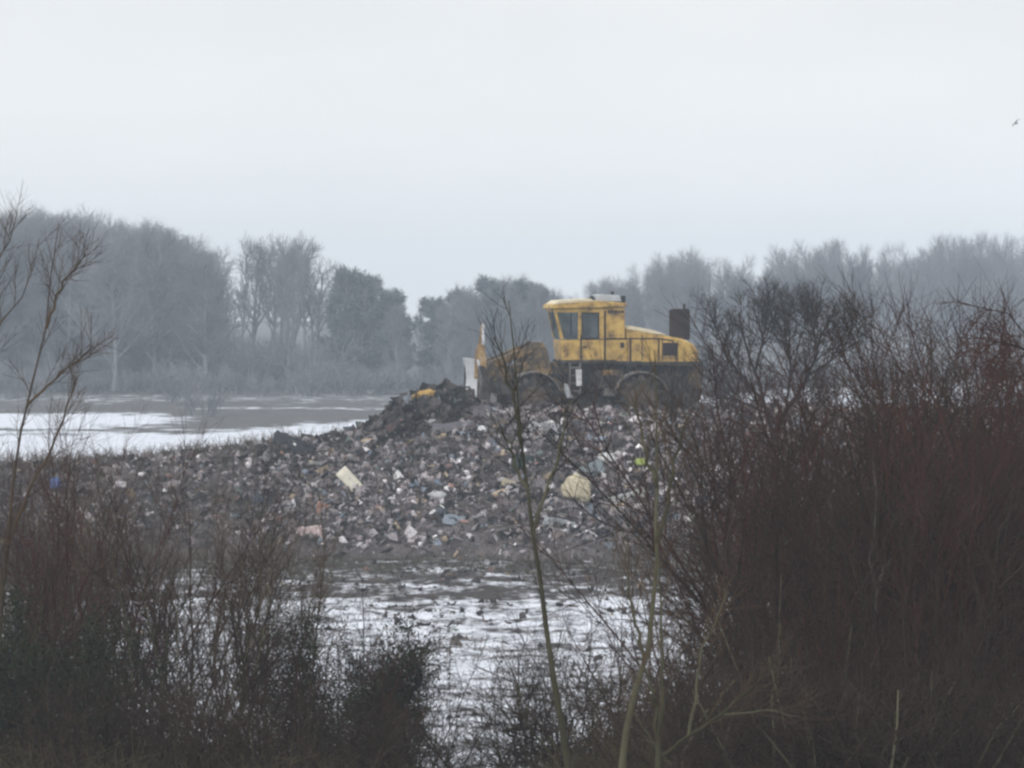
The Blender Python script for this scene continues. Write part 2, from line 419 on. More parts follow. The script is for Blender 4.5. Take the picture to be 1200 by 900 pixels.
PWs = PW; PW = np.array([20, 30, 20, 6, 1, .3, .2, .1, .3, 3, 3, .1, .1, .5]); PW = PW/PW.sum()
tag(obj_mesh('mud_clods', rubble('mud_clods', 4, 9000, (-22, 22), (84, 138), ground_z, keep_clod, (.03, .20)), M['refuse']), kind='stuff')
PW = PWs

# ------------------------------------------------------------------ single things lying on the tip
def surf(px, py):
    """the point of the tip seen at a photo pixel (walk along the view ray)"""
    for Y in np.arange(136, 158, .1):
        x, _, z = P(px, py, Y)
        if float(mound_z(x, Y)) >= z: return x, Y, float(mound_z(x, Y))
    return P(px, py, 150)
SM = {}
def paint(name, c, var=.35, scale=4, rough=.7):
    if name not in SM:
        SM[name] = mottled(name, [(.3, tuple(v*(1-var) for v in c)), (.7, tuple(min(1, v*(1+var*.4)) for v in c))], scale, rough)
    return SM[name]
def crumple(name, w, h, seed, amp, mat, n=9, thick=.02, fold=0):
    """a creased sheet with thickness, lying in local XZ (faces -Y)"""
    rs = np.random.RandomState(seed); V = []
    X, Z = np.meshgrid(np.linspace(-.5, .5, n), np.linspace(-.5, .5, n))
    Y = amp*(rs.rand(n, n)-.5)+fold*np.abs(np.sin(X*9))*w*.15-fold*.4*(X**2+Z**2)
    X = X*w+rs.normal(size=X.shape)*w*.018*(amp > .02); Z = Z*h+rs.normal(size=X.shape)*h*.018*(amp > .02)
    f = np.stack([X, Y-thick/2, Z], -1).reshape(-1, 3); k = f+np.array([0, thick, 0]); V = np.concatenate([f, k]); i = np.arange(n*n).reshape(n, n)
    q1 = np.stack([i[:-1, :-1], i[:-1, 1:], i[1:, 1:], i[1:, :-1]], -1).reshape(-1, 4); q2 = q1[:, ::-1]+n*n
    e = np.concatenate([i[0, :], i[1:, -1], i[-1, ::-1][1:], i[::-1, 0][1:-1]]); e2 = np.roll(e, -1)
    q3 = np.stack([e, e+n*n, e2+n*n, e2], -1)
    return mesh_from(name, V, np.concatenate([q1, q2, q3]))
def blob(name, sx, sy, sz, seed, amp, sub=3):
    bm = bmesh.new(); bmesh.ops.create_icosphere(bm, subdivisions=sub, radius=1); R = random.Random(seed)
    from mathutils import noise as mn
    for v in bm.verts:
        k = 1+amp*mn.noise(v.co*2.1+Vector((seed, 0, 0)))+amp*.5*mn.noise(v.co*5+Vector((0, seed, 0)))
        v.co = Vector((v.co.x*sx*k, v.co.y*sy*k, max(v.co.z, -.55)*sz*k))
    me = bpy.data.meshes.new(name); bm.to_mesh(me); bm.free(); return me
def litter(name, me, mat, px, py, rot, label, cat, lift=0, smooth=False):
    x, y, z = surf(px, py); o = obj_mesh(name, me, mat, None, smooth)
    o.location = (x, y-.05, z+lift); o.rotation_euler = tuple(math.radians(v) for v in rot); return tag(o, label, cat)
# cream board: long, tilted down to the right, leaning on the slope
litter('board', crumple('board', 1.3, .50, 1, .015, None, 6, .05), paint('cream_board', (.62, .58, .48), .18), 413, 572, (-28, 47, 0),
       'cream white flat board lying tilted on the grey rubbish, left of the middle', 'board', .12)
# pleated cream mattress
litter('mattress', blob('mattress', .54, .20, .64, 6, .26, 3), paint('cream_ticking', (.46, .40, .28), .55, 6), 676, 588, (-28, 16, 8),
       'cream yellow crumpled mattress propped up on the rubbish slope', 'mattress', .38, True)
litter('board', crumple('board', .75, .30, 3, .03, None, 6, .04), paint('tan_board', (.36, .31, .22)), 600, 571, (-25, 18, 0),
       'dull tan board fragment beside the thin sapling stem, left of the mattress', 'board', .06)
litter('plastic_sheet', crumple('plastic_sheet', 1.25, .95, 4, .18, None, 10, .01), paint('grey_film', (.30, .30, .32)), 640, 512, (-32, 4, 5),
       'pale grey plastic sheet spread on the slope below the front wheel', 'plastic sheet', .05, True)
litter('rubbish_bag', blob('rubbish_bag', .46, .32, .24, 5, .35), paint('white_bag', (.58, .58, .57)), 714, 541, (0, 10, 20),
       'whitish lumpy rubbish bag uphill to the right of the cream mattress', 'rubbish bag', .05, True)
litter('plastic_sheet', crumple('plastic_sheet', .85, .55, 6, .08, None, 8, .03), paint('teal_grey_panel', (.16, .19, .20)), 694, 553, (-30, -25, 0),
       'dull blue grey panel between the cream mattress and the white bag', 'panel', .06)
litter('rubbish_bag', blob('rubbish_bag', .22, .18, .17, 7, .4), paint('lime_bag', (.34, .42, .10)), 751, 547, (0, 0, 0),
       'small lime green bag on the rubbish near the greenish stem', 'rubbish bag', .05, True)
litter('cloth', crumple('cloth', .62, .5, 8, .25, None, 9, .02), paint('orange_cloth', (.30, .15, .10)), 381, 601, (-30, 15, 10),
       'faded orange red cloth heap on the lower left slope', 'cloth', .08, True)
litter('cloth', crumple('cloth', .95, .6, 9, .2, None, 9, .02), paint('pink_cloth', (.46, .36, .35)), 362, 628, (-30, -8, -10),
       'pale pink cloth lying below the orange cloth at the foot of the slope', 'cloth', .06, True)
litter('rubbish_bag', blob('rubbish_bag', .21, .19, .27, 10, .35), paint('blue_bag', (.10, .16, .38)), 65, 577, (0, 0, 0),
       'small blue bag among brown weeds at the far left of the tip', 'rubbish bag', .25, True)
litter('foam_block', blob('foam_block', .46, .3, .20, 11, .3), paint('ochre_foam', (.40, .25, .07)), 499, 466, (0, -6, 0),
       'ochre yellow lump on top of the dark heap ahead of the blade', 'foam lump', .06, True)
litter('rubber_sheet', crumple('rubber_sheet', 1.5, .7, 12, .14, None, 9, .03), paint('black_rubber', (.028, .028, .032)), 343, 522, (-48, 24, 0),
       'black sheet slumped over the ridge at the left end of the rubbish', 'sheet', .05, True)
litter('roofing_sheet', crumple('roofing_sheet', 1.3, .62, 13, .10, None, 9, .03, .6), paint('grey_roofing', (.11, .10, .11)), 556, 489, (-42, -8, 0),
       'bent dark grey sheet below the blade at the top of the slope', 'sheet', .10)
litter('rubbish_bag', blob('rubbish_bag', .17, .15, .16, 14, .3), paint('bright_bag', (.66, .66, .66)), 565, 507, (0, 0, 0),
       'small round white bag under the bent dark sheet', 'rubbish bag', .05, True)
litter('plastic_sheet', crumple('plastic_sheet', 1.6, .42, 15, .12, None, 9, .02), paint('slate_film', (.13, .12, .135)), 531, 503, (-30, -6, 0),
       'long dark grey sheet lying flat left of the small white bag', 'plastic sheet', .04)
litter('crate', crumple('crate', .8, .62, 16, .05, None, 5, .3), paint('bottle_green', (.018, .030, .024)), 613, 547, (-20, 5, 20),
       'dark green broken crate beside the thin sapling, above the tan board', 'crate', .05)
litter('plastic_sheet', crumple('plastic_sheet', .8, .4, 17, .12, None, 8, .01), paint('blue_film', (.24, .27, .31)), 532, 612, (-25, 10, 0),
       'pale blue grey film on the lower slope below the middle of the tip', 'plastic sheet', .05, True)
litter('plastic_sheet', crumple('plastic_sheet', 1.75, .45, 18, .2, None, 10, .01), paint('pale_film', (.42, .42, .41)), 730, 589, (-25, -20, 0),
       'long whitish film trailing downhill to the right of the mattress', 'plastic sheet', .06, True)
litter('plastic_sheet', crumple('plastic_sheet', 1.1, .5, 19, .14, None, 10, .01), paint('clear_film', (.30, .32, .33)), 655, 618, (-22, 12, 0),
       'light grey film at the foot of the slope under the mattress', 'plastic sheet', .05, True)
litter('plank', crumple('plank', 1.25, .13, 20, .01, None, 5, .04), paint('weathered_plank', (.25, .25, .23)), 382, 547, (-20, 6, 0),
       'weathered grey plank above the cream white board', 'plank', .08)
litter('rubbish_bag', blob('rubbish_bag', .24, .2, .14, 21, .35), paint('dusty_bag', (.34, .34, .35)), 505, 497, (0, 0, 30),
       'dusty grey bag at the foot of the dark heap', 'rubbish bag', .04, True)
litter('rubbish_bag', blob('rubbish_bag', .3, .22, .17, 22, .4), paint('ash_bag', (.46, .45, .45)), 512, 583, (0, 0, 10),
       'ash white torn bag in the middle of the grey slope', 'rubbish bag', .04, True)
litter('rubbish_bag', blob('rubbish_bag', .15, .13, .12, 23, .3), paint('yellow_bag', (.5, .4, .12)), 4, 640, (0, 0, 10),
       'small yellow bag at the left end of the tip foot', 'rubbish bag', .1, True)

# ------------------------------------------------------------------ landfill compactor
class MB:
    def __init__(s): s.bm = bmesh.new()
    def box(s, c, d, rot=None):
        r = bmesh.ops.create_cube(s.bm, size=1)['verts']
        m = Matrix.Translation(c) @ ((Matrix.Rotation(math.radians(rot[0]), 4, rot[1])) if rot else Matrix()) @ Matrix.Diagonal((*d, 1))
        bmesh.ops.transform(s.bm, matrix=m, verts=r); return s
    def prism(s, poly, y0, y1):       # polygon in XZ, extruded along Y
        a = [s.bm.verts.new((x, y0, z)) for x, z in poly]; b = [s.bm.verts.new((x, y1, z)) for x, z in poly]
        n = len(poly); s.bm.faces.new(a); s.bm.faces.new(b[::-1])
        for i in range(n): s.bm.faces.new((a[i], b[i], b[(i+1) % n], a[(i+1) % n]))
        return s
    def cyl(s, p, q, r, n=16, r2=None):
        p = Vector(p); q = Vector(q); d = q-p
        v = bmesh.ops.create_cone(s.bm, cap_ends=True, segments=n, radius1=r, radius2=r if r2 is None else r2, depth=d.length)['verts']
        bmesh.ops.transform(s.bm, matrix=Matrix.Translation((p+q)/2) @ d.to_track_quat('Z', 'Y').to_matrix().to_4x4(), verts=v); return s
    def build(s, name, mat, parent, bev=.02, smooth=False):
        bmesh.ops.recalc_face_normals(s.bm, faces=s.bm.faces)
        me = bpy.data.meshes.new(name); s.bm.to_mesh(me); s.bm.free(); o = obj_mesh(name, me, mat, parent)
        if bev:
            b = o.modifiers.new('edge', 'BEVEL'); b.width = bev; b.segments = 2; b.limit_method = 'ANGLE'
        return o
M['yellow'] = mottled('worn_yellow_paint', [(.32, (.09, .055, .028)), (.43, (.34, .21, .055)), (.56, (.53, .34, .085)), (.8, (.62, .44, .15))], 2.3, .55, .4, 0, .1, 6, .65)
M['yellow_dirty'] = mottled('muddy_yellow_paint', [(.34, (.035, .027, .022)), (.50, (.11, .072, .035)), (.66, (.26, .16, .055)), (.8, (.42, .27, .09))], 1.9, .7, .3, 0, .2, 6, .65)
M['frame'] = mottled('mud_over_yellow_paint', [(.34, (.022, .018, .015)), (.48, (.075, .055, .036)), (.58, (.20, .13, .05)), (.72, (.26, .21, .15))], 2.6, .8, .25, 0, .4, 6, .7)
M['mud'] = mottled('mud_caked_steel', [(.32, (.012, .010, .009)), (.5, (.038, .032, .028)), (.62, (.085, .070, .058)), (.75, (.15, .128, .105))], 2.6, .85, .25, 0, .5)
M['arch'] = mottled('dusty_steel', [(.35, (.07, .062, .055)), (.6, (.16, .145, .13)), (.8, (.28, .265, .25))], 2.5, .8, .3, 0, .2)
M['steel'] = mottled('scoured_steel', [(.25, (.13, .12, .115)), (.42, (.48, .49, .50)), (.7, (.68, .70, .72))], 2.2, .55, .4, 0, .1)
M['rust'] = mottled('rusty_brown_steel', [(.3, (.012, .008, .008)), (.7, (.034, .020, .018))], 2.5, .85)
M['post'] = mottled('rusted_yellow_steel', [(.35, (.10, .06, .04)), (.55, (.30, .19, .08)), (.72, (.50, .42, .30))], 2, .8)
M['hub'] = mottled('muddy_wheel_face', [(.3, (.045, .034, .027)), (.6, (.10, .075, .058)), (.8, (.15, .12, .10))], 3, .9, .2, 0, .4)
M['snow'] = mottled('snow_crust', [(.3, (.56, .45, .27)), (.7, (.72, .65, .50))], 2, .8)
M['black'] = mottled('black_rubber_trim', [(.3, (.012, .012, .013)), (.7, (.03, .03, .032))], 4, .6)
M['white'] = mottled('dirty_white_paint', [(.3, (.40, .40, .40)), (.7, (.70, .70, .70))], 3, .6)
M['grey'] = mottled('light_grey_paint', [(.3, (.30, .31, .33)), (.7, (.46, .48, .50))], 3, .6)
def glass_mat(name, tint):
    m = bpy.data.materials.new(name); m.use_nodes = True; nt = m.node_tree; nt.nodes.clear()
    o = nt.nodes.new('ShaderNodeOutputMaterial'); t = nt.nodes.new('ShaderNodeBsdfTransparent'); g = nt.nodes.new('ShaderNodeBsdfGlossy'); x = nt.nodes.new('ShaderNodeMixShader')
    t.inputs[0].default_value = (*tint, 1); g.inputs['Roughness'].default_value = .08; g.inputs[0].default_value = (.75, .85, .85, 1)
    n = noise(nt, 2, 3); r = ramp(nt, [(.4, (.08,)*3), (.7, (.2,)*3)]); nt.links.new(n.outputs[0], r.inputs[0]); nt.links.new(r.outputs[0], x.inputs[0])
    nt.links.new(t.outputs[0], x.inputs[1]); nt.links.new(g.outputs[0], x.inputs[2]); nt.links.new(x.outputs[0], o.inputs[0]); return m
M['glass'] = glass_mat('tinted_cab_glass', (.09, .16, .16))
M['amber'] = mottled('amber_lens', [(.3, (.30, .12, .02)), (.7, (.45, .2, .03))], 4, .3)

YM = 155.0; KM = F/YM          # px per metre at the machine
def lx(px): return (px-694)/KM
def lz(py): return (491-py)/KM
def build_compactor():
    root = empty('landfill_compactor', (PX(691, YM), YM, PZ(493, YM)), math.radians(8))
    tag(root, 'muddy yellow landfill compactor with cab and blade working on the rubbish tip', 'landfill compactor')
    # ---- chassis: rear frame, articulation, front frame
    c = MB()
    c.prism([(lx(692), lz(421)), (lx(824), lz(421)), (lx(826), lz(432)), (lx(822), lz(466)), (lx(800), lz(481)), (lx(700), lz(481)), (lx(690), lz(470))], -.75, .75)
    c.box((lx(690), 0, lz(452)), (.9, .7, .7)); c.box((lx(712), 0, lz(424)), (2.6, 1.9, .22))
    c.prism([(lx(655), lz(421)), (lx(692), lz(421)), (lx(692), lz(480)), (lx(655), lz(480))], -.6, .6)
    c.build('chassis', M['mud'], root, .03)
    c = MB()
    c.prism([(lx(583), lz(447)), (lx(590), lz(434)), (lx(606), lz(425)), (lx(625), lz(421)), (lx(641), lz(420)), (lx(644), lz(422)), (lx(664), lz(424)), (lx(668), lz(466)), (lx(590), lz(470))], -.78, .78)
    c.box((lx(630), -.83, lz(428)), (.5, .08, .3)); c.box((lx(606), -.83, lz(440)), (.35, .07, .3))
    c.build('front_frame', M['frame'], root, .04)
    c = MB()
    c.prism([(lx(612), lz(440)), (lx(611), lz(418)), (lx(617), lz(404)), (lx(624), lz(398)), (lx(635), lz(399)), (lx(640), lz(410)), (lx(646), lz(436))], -1.0, -.82)
    c.prism([(lx(612), lz(440)), (lx(611), lz(418)), (lx(617), lz(404)), (lx(624), lz(398)), (lx(635), lz(399)), (lx(640), lz(410)), (lx(646), lz(436))], .82, 1.0)
    c.box((lx(633), 0, lz(405)), (.22, 1.62, .2))
    c.build('lift_tower', M['frame'], root, .02)
    for y in (-1.08, 1.08):
        c = MB(); c.prism([(lx(566), lz(431)), (lx(573), lz(420)), (lx(590), lz(414)), (lx(618), lz(402)), (lx(621), lz(410)), (lx(594), lz(422)), (lx(577), lz(429)), (lx(570), lz(440))], y-.07, y+.07)
        c.build('lift_arm', M['yellow_dirty'], root, .02)
    for y in (-.98, .98):
        c = MB(); c.prism([(lx(578), lz(452)), (lx(580), lz(438)), (lx(588), lz(428)), (lx(600), lz(424)), (lx(603), lz(436)), (lx(592), lz(444)), (lx(588), lz(456))], y-.06, y+.06)
        c.build('tilt_bracket', M['frame'], root, .02)
    c = MB(); c.box((lx(712), -1.1, lz(457)), (.5, .5, .28)); c.build('toolbox', M['arch'], root, .03)
    for q, d in ((648, .2), (654, .25), (660, .3)):
        c = MB(); c.cyl((lx(q-8), -.85, lz(424)), (lx(q), -.9-d*.3, lz(436)), .04, 8); c.cyl((lx(q), -.9-d*.3, lz(436)), (lx(q+14), -.85, lz(446)), .04, 8); c.build('hydraulic_hose', M['black'], root, 0)
    for y in (-.62, .62):
        c = MB(); c.cyl((lx(632), y*1.1, lz(404)), (lx(604), y*1.1, lz(413)), .085, 12); cyl = c.build('lift_cylinder', M['yellow_dirty'], root, 0)
        c = MB(); c.cyl((lx(604), y*1.1, lz(413)), (lx(576), y*1.1, lz(423)), .045, 10); c.build('piston_rod', M['arch'], cyl, 0)
    for y in (-1.25, 1.25):
        c = MB(); c.prism([(lx(566), lz(456)), (lx(566), lz(442)), (lx(606), lz(448)), (lx(640), lz(456)), (lx(640), lz(466)), (lx(604), lz(462))], y-.1, y+.1); c.build('push_arm', M['mud'], root, .02)
    # ---- blade: curved mouldboard, trash guard with slots above it
    W = 2.05
    pts = []
    for i in range(11):
        t = i/10; z = lz(478)+t*(lz(418)-lz(478)); x = lx(558)+.16*math.sin(t*math.pi)-.22*(1-t)**2
        pts.append((x, z))
    c = MB(); n = len(pts)
    poly = pts+[(x+.10, z) for x, z in reversed(pts)]
    c.prism(poly, -W, W); bl = c.build('blade', M['steel'], root, 0); bl.location.x = -6/KM
    c = MB()
    for y in (-W+.05, W-.05): c.prism([(lx(558), lz(476)), (lx(560), lz(424)), (lx(568), lz(426)), (lx(576), lz(450)), (lx(572), lz(478))], y-.05, y+.05)
    for y in (-1.2, 0, 1.2): c.box((lx(568), y, lz(452)), (.28, .12, 1.5))
    c.box((lx(566), 0, lz(478)), (.5, W*2, .1)); c.build('blade_rib', M['mud'], bl, .01)
    c = MB(); c.prism([(lx(556), lz(440)), (lx(557), lz(411)), (lx(561), lz(398)), (lx(564), lz(376)), (lx(566.5), lz(377)), (lx(568), lz(408)), (lx(570), lz(418)), (lx(568), lz(440))], -W+.02, -W+.16)
    post = c.build('guard_post', M['post'], bl, .01)
    c = MB(); c.prism([(lx(564.2), lz(400)), (lx(564.4), lz(377)), (lx(566.8), lz(378)), (lx(567.6), lz(402))], -W-.01, -W+.015); c.build('worn_edge', M['steel'], post, 0)
    # ---- wheels: steel drums with rows of cleats
    def wheel(px, y, rad):
        cx, cz = lx(px), lz(491)+rad-.04
        w = 1.0; s = -1 if y < 0 else 1
        c = MB(); c.cyl((cx, y-w/2, cz), (cx, y+w/2, cz), rad*.84, 36)
        wh = c.build('wheel', M['mud'], root, .01)
        c = MB()
        for row in range(5):
            yy = y-w/2+.1+row*(w-.2)/4
            for k in range(15):
                a = (k+.5*(row % 2))/15*2*math.pi
                m = Matrix.Translation((cx, yy, cz)) @ Matrix.Rotation(a, 4, 'Y') @ Matrix.Translation((0, 0, rad*.92))
                v = bmesh.ops.create_cone(c.bm, cap_ends=True, segments=4, radius1=.17, radius2=.075, depth=rad*.26)['verts']
                bmesh.ops.transform(c.bm, matrix=m, verts=v)
        c.build('cleats', M['mud'], wh, 0)
        c = MB(); f = y+s*w/2
        c.cyl((cx, f-s*.02, cz), (cx, f+s*.05, cz), rad*.60, 28); c.cyl((cx, f+s*.05, cz), (cx, f+s*.13, cz), rad*.36, 24); c.cyl((cx, f+s*.13, cz), (cx, f+s*.2, cz), rad*.16, 16)
        for k in range(10):
            a = k/10*6.283; c.cyl((cx+math.cos(a)*rad*.5, f+s*.05, cz+math.sin(a)*rad*.5), (cx+math.cos(a)*rad*.5, f+s*.09, cz+math.sin(a)*rad*.5), .035, 6)
        c.build('hub', M['hub'], wh, .01)
    for y in (-1.45, 1.45):
        wheel(620, y, .90); wheel(746, y, .90)
    # fenders arch over each wheel
    def fender(px, y, rad, a0, a1, w=1.12):
        cx, cz = lx(px), lz(491)+.88; o = []; n = 14
        for i in range(n+1):
            a = math.radians(a0+(a1-a0)*i/n); o.append((cx+math.cos(a)*rad, cz+math.sin(a)*rad))
        inn = [(cx+(x-cx)*.945, cz+(z-cz)*.945) for x, z in o]
        c = MB(); c.prism(o+inn[::-1], y-w/2, y+w/2); c.build('fender', M['arch'], root, .01)
    for y in (-1.42, 1.42):
        fender(620, y, 1.08, 20, 125); fender(746, y, 1.08, 18, 158)
    # ---- operator platform, steps
    c = MB(); c.box((lx(686), -1.05, lz(421)), (2.2, .75, .12)); c.box((lx(690), 1.05, lz(421)), (2.2, .75, .12)); c.box((lx(770), -1.05, lz(423)), (3.2, .7, .1)); c.box((lx(770), 1.05, lz(423)), (3.2, .7, .1))
    c.build('platform', M['mud'], root, .01)
    c = MB()
    for q in (664, 676): c.box((lx(q), -1.42, lz(440)), (.06, .06, 1.2))
    for q in (428, 437, 446, 455): c.box((lx(670), -1.42, lz(q)), (.42, .2, .05))
    c.build('ladder', M['arch'], root, 0)
    c = MB(); c.prism([(lx(670), lz(430)), (lx(677), lz(430)), (lx(677), lz(449)), (lx(671), lz(449))], -1.60, -1.55); c.build('sign_plate', M['white'], root, .005)
    c = MB(); c.prism([(lx(657), lz(446)), (lx(661), lz(447)), (lx(663), lz(456)), (lx(669), lz(463)), (lx(660), lz(463)), (lx(657), lz(456))], -1.58, -1.50); c.build('mudflap', M['grey'], root, .005)
    c = MB(); c.box((lx(711), -1.02, lz(442)), (1.1, .7, .7)); c.build('fuel_tank', M['mud'], root, .06)
    c = MB(); c.box((lx(712), -1.40, lz(434)), (.62, .04, .22)); c.build('access_panel', M['yellow_dirty'], root, .01)
    # ---- cab: lower walls, pillars, fascia, glass
    Y0, Y1 = -.92, .92
    zs, zt = lz(395), lz(364)
    c = MB()
    c.prism([(lx(657), lz(419)), (lx(655), lz(396)), (lx(733), lz(396)), (lx(734), lz(423)), (lx(659), lz(423))], Y0, Y1)
    for y in (Y0+.05, Y1-.05):
        for a0, a1, b0, b1 in ((648, 651, 655, 659), (676, 680, 676, 680), (701, 709, 701, 709)):
            c.prism([(lx(b0), zs), (lx(b1), zs), (lx(a1), zt), (lx(a0), zt)], y-.05, y+.05)
    c.prism([(lx(709), zs), (lx(731), zs), (lx(731), zt), (lx(709), zt)], Y0, Y1)
    c.prism([(lx(648), zt), (lx(731), zt), (lx(731), lz(358)), (lx(646), lz(359))], Y0-.02, Y1+.02)
    cab = c.build('cab', M['yellow'], root, .015)
    c = MB(); c.prism([(lx(643), lz(359.5)), (lx(644), lz(355)), (lx(653), lz(351.5)), (lx(696), lz(350)), (lx(733), lz(353)), (lx(733), lz(357)), (lx(700), lz(358.5))], Y0-.14, Y1+.14)
    roof = c.build('cab_roof', M['yellow'], root, .03)
    c = MB(); c.prism([(lx(645), lz(355.2)), (lx(653), lz(349.9)), (lx(690), lz(347.9)), (lx(695), lz(351.0)), (lx(654), lz(353.6))], Y0-.16, Y1+.16); c.build('snow_cover', M['snow'], roof, .01)
    c = MB(); c.box((lx(714), 0, lz(354.2)), (1.22, 1.5, .2)); c.build('filter_housing', M['black'], root, .02)
    c = MB(); c.prism([(lx(698), lz(351.4)), (lx(700), lz(344)), (lx(704), lz(342.8)), (lx(726), lz(344)), (lx(729), lz(351.4))], -.66, .66); c.build('air_conditioner', M['grey'], root, .03)
    c = MB(); c.box((lx(695), -.3, lz(348)), (.12, .5, .22)); c.build('work_lamp', M['black'], root, .02); c = MB(); c.box((lx(731), -.55, lz(348.5)), (.16, .2, .26)); c.build('work_lamp', M['black'], root, .02)
    c = MB(); c.cyl((lx(720), -.2, lz(343.5)), (lx(720), -.2, lz(339.5)), .065, 12); c.build('beacon', M['black'], root, 0)
    for y in (Y0+.03, Y1-.03):
        c = MB(); c.prism([(lx(659), zs), (lx(676), zs), (lx(676), zt), (lx(651.5), zt)], y-.01, y+.01); g = c.build('window', M['glass'], root, 0)
        c = MB(); c.box((lx(667.5), y-.02, (zs+zt)/2), (.05, .03, zt-zs-.05)); c.build('frame', M['black'], g, 0)
        c = MB(); c.prism([(lx(680), zs), (lx(701), zs), (lx(701), zt), (lx(680), zt)], y-.01, y+.01); g = c.build('door_window', M['glass'], root, 0)
        c = MB(); w = .05
        c.box((lx(690.5), y-.025, zs+.03), (.7, .03, .06)); c.box((lx(690.5), y-.025, zt-.03), (.7, .03, .06)); c.box((lx(681.2), y-.025, (zs+zt)/2), (.06, .03, zt-zs-.1)); c.box((lx(699.8), y-.025, (zs+zt)/2), (.06, .03, zt-zs-.1))
        c.build('frame', M['black'], g, 0)
    c = MB(); c.prism([(lx(655.6), zs), (lx(656.6), zs), (lx(649.6), zt), (lx(648.6), zt)], Y0+.1, Y1-.1); c.build('windscreen', M['glass'], root, 0)
    c = MB(); c.box((lx(694), .05, lz(398)), (.5, .55, .2)); c.prism([(lx(697), lz(398)), (lx(702), lz(398)), (lx(705), lz(372)), (lx(701), lz(371))], -.2, .32); c.build('operator_seat', M['black'], root, .04)
    c = MB(); c.cyl((lx(668), .05, lz(400)), (lx(672), .05, lz(386)), .05, 8); c.cyl((lx(672), .05, lz(386)), (lx(673), .05, lz(384.5)), .2, 16); c.build('steering_wheel', M['black'], root, 0)
    # dark lettering marks on the fascia behind the door: only specks are legible
    c = MB()
    for q, w in ((712.5, .10), (716.5, .09), (720.5, .11), (724.5, .08), (728.2, .10)): c.box((lx(q), Y0-.024, lz(363)), (w, .008, .10))
    c.build('lettering', M['black'], root, 0)
    c = MB(); c.box((lx(728), Y0-.01, lz(402)), (.14, .03, .2)); c.build('fuse_hatch', M['black'], root, .005); c = MB(); c.box((lx(684), Y0-.02, lz(404)), (.18, .04, .05)); c.build('door_handle', M['black'], root, .005)
    c = MB(); c.cyl((lx(645), -.98, lz(360)), (lx(645.6), -1.08, lz(386)), .03, 8); c.box((lx(646), -1.1, lz(376)), (.07, .22, .5)); c.build('mirror', M['black'], root, .01)
    # ---- engine hood
    c = MB()
    c.prism([(lx(733.5), lz(421.5)), (lx(733.5), lz(383)), (lx(738), lz(381.5)), (lx(766), lz(387)), (lx(784), lz(392)), (lx(800), lz(395)), (lx(813), lz(401)), (lx(819), lz(410)), (lx(821), lz(423)), (lx(818), lz(427)), (lx(740), lz(425))], -.84, .84)
    hood = c.build('engine_hood', M['yellow'], root, .07)
    c = MB(); c.prism([(lx(733.8), lz(383)), (lx(738), lz(379.6)), (lx(766), lz(385.0)), (lx(782), lz(390.4)), (lx(766), lz(389)), (lx(738), lz(384.2))], -.86, .86); c.build('snow_cover', M['snow'], hood, .01)
    c = MB(); c.box((lx(785), -.85, lz(407)), (.55, .03, .5)); c.build('grille', M['rust'], hood, .01)
    for q, z0, z1 in ((752, 388, 422), (776, 392, 422), (794, 397, 422)):
        c = MB(); c.box((lx(q), -.842, (lz(z0)+lz(z1))/2), (.035, .012, lz(z0)-lz(z1)-.12)); c.build('panel_seam', M['rust'], hood, 0)
    c = MB(); c.box((lx(814), 0, lz(440)), (.5, 1.9, .9)); c.build('counterweight', M['yellow_dirty'], root, .06)
    c = MB()
    c.cyl((lx(800.5), -.1, lz(396)), (lx(800.5), -.1, lz(361)), .41, 24); c.cyl((lx(800.5), -.1, lz(361)), (lx(800.5), -.1, lz(360)), .36, 24)
    ex = c.build('exhaust_stack', M['rust'], root, .01)
    c = MB(); c.cyl((lx(808), .25, lz(362)), (lx(808), .25, lz(354)), .055, 10); c.build('tailpipe', M['rust'], ex, 0)
    # ---- handrails along the walkway
    def rail(pts, r=.028):
        c = MB()
        for a, b in zip(pts, pts[1:]): c.cyl(a, b, r, 8)
        return c.build('handrail', M['rust'], root, 0)
    y = -1.34
    rail([(lx(705.5), y, lz(421)), (lx(705.5), y, lz(362))], .04)
    rail([(lx(706), y, lz(394.5)), (lx(770), y, lz(394.5)), (lx(786), y, lz(397)), (lx(790), y, lz(421))])
    rail([(lx(735.5), y, lz(421)), (lx(735.5), y, lz(394))], .04); rail([(lx(769), y, lz(421)), (lx(769), y, lz(394.5))], .035)
    rail([(lx(706), -y, lz(394.5)), (lx(786), -y, lz(396))]); rail([(lx(735.5), -y, lz(421)), (lx(735.5), -y, lz(394))]); rail([(lx(769), -y, lz(421)), (lx(769), -y, lz(394.5))])
    rail([(lx(679), -1.0, lz(421)), (lx(679), -1.0, lz(390))], .03)
    return root
build_compactor()

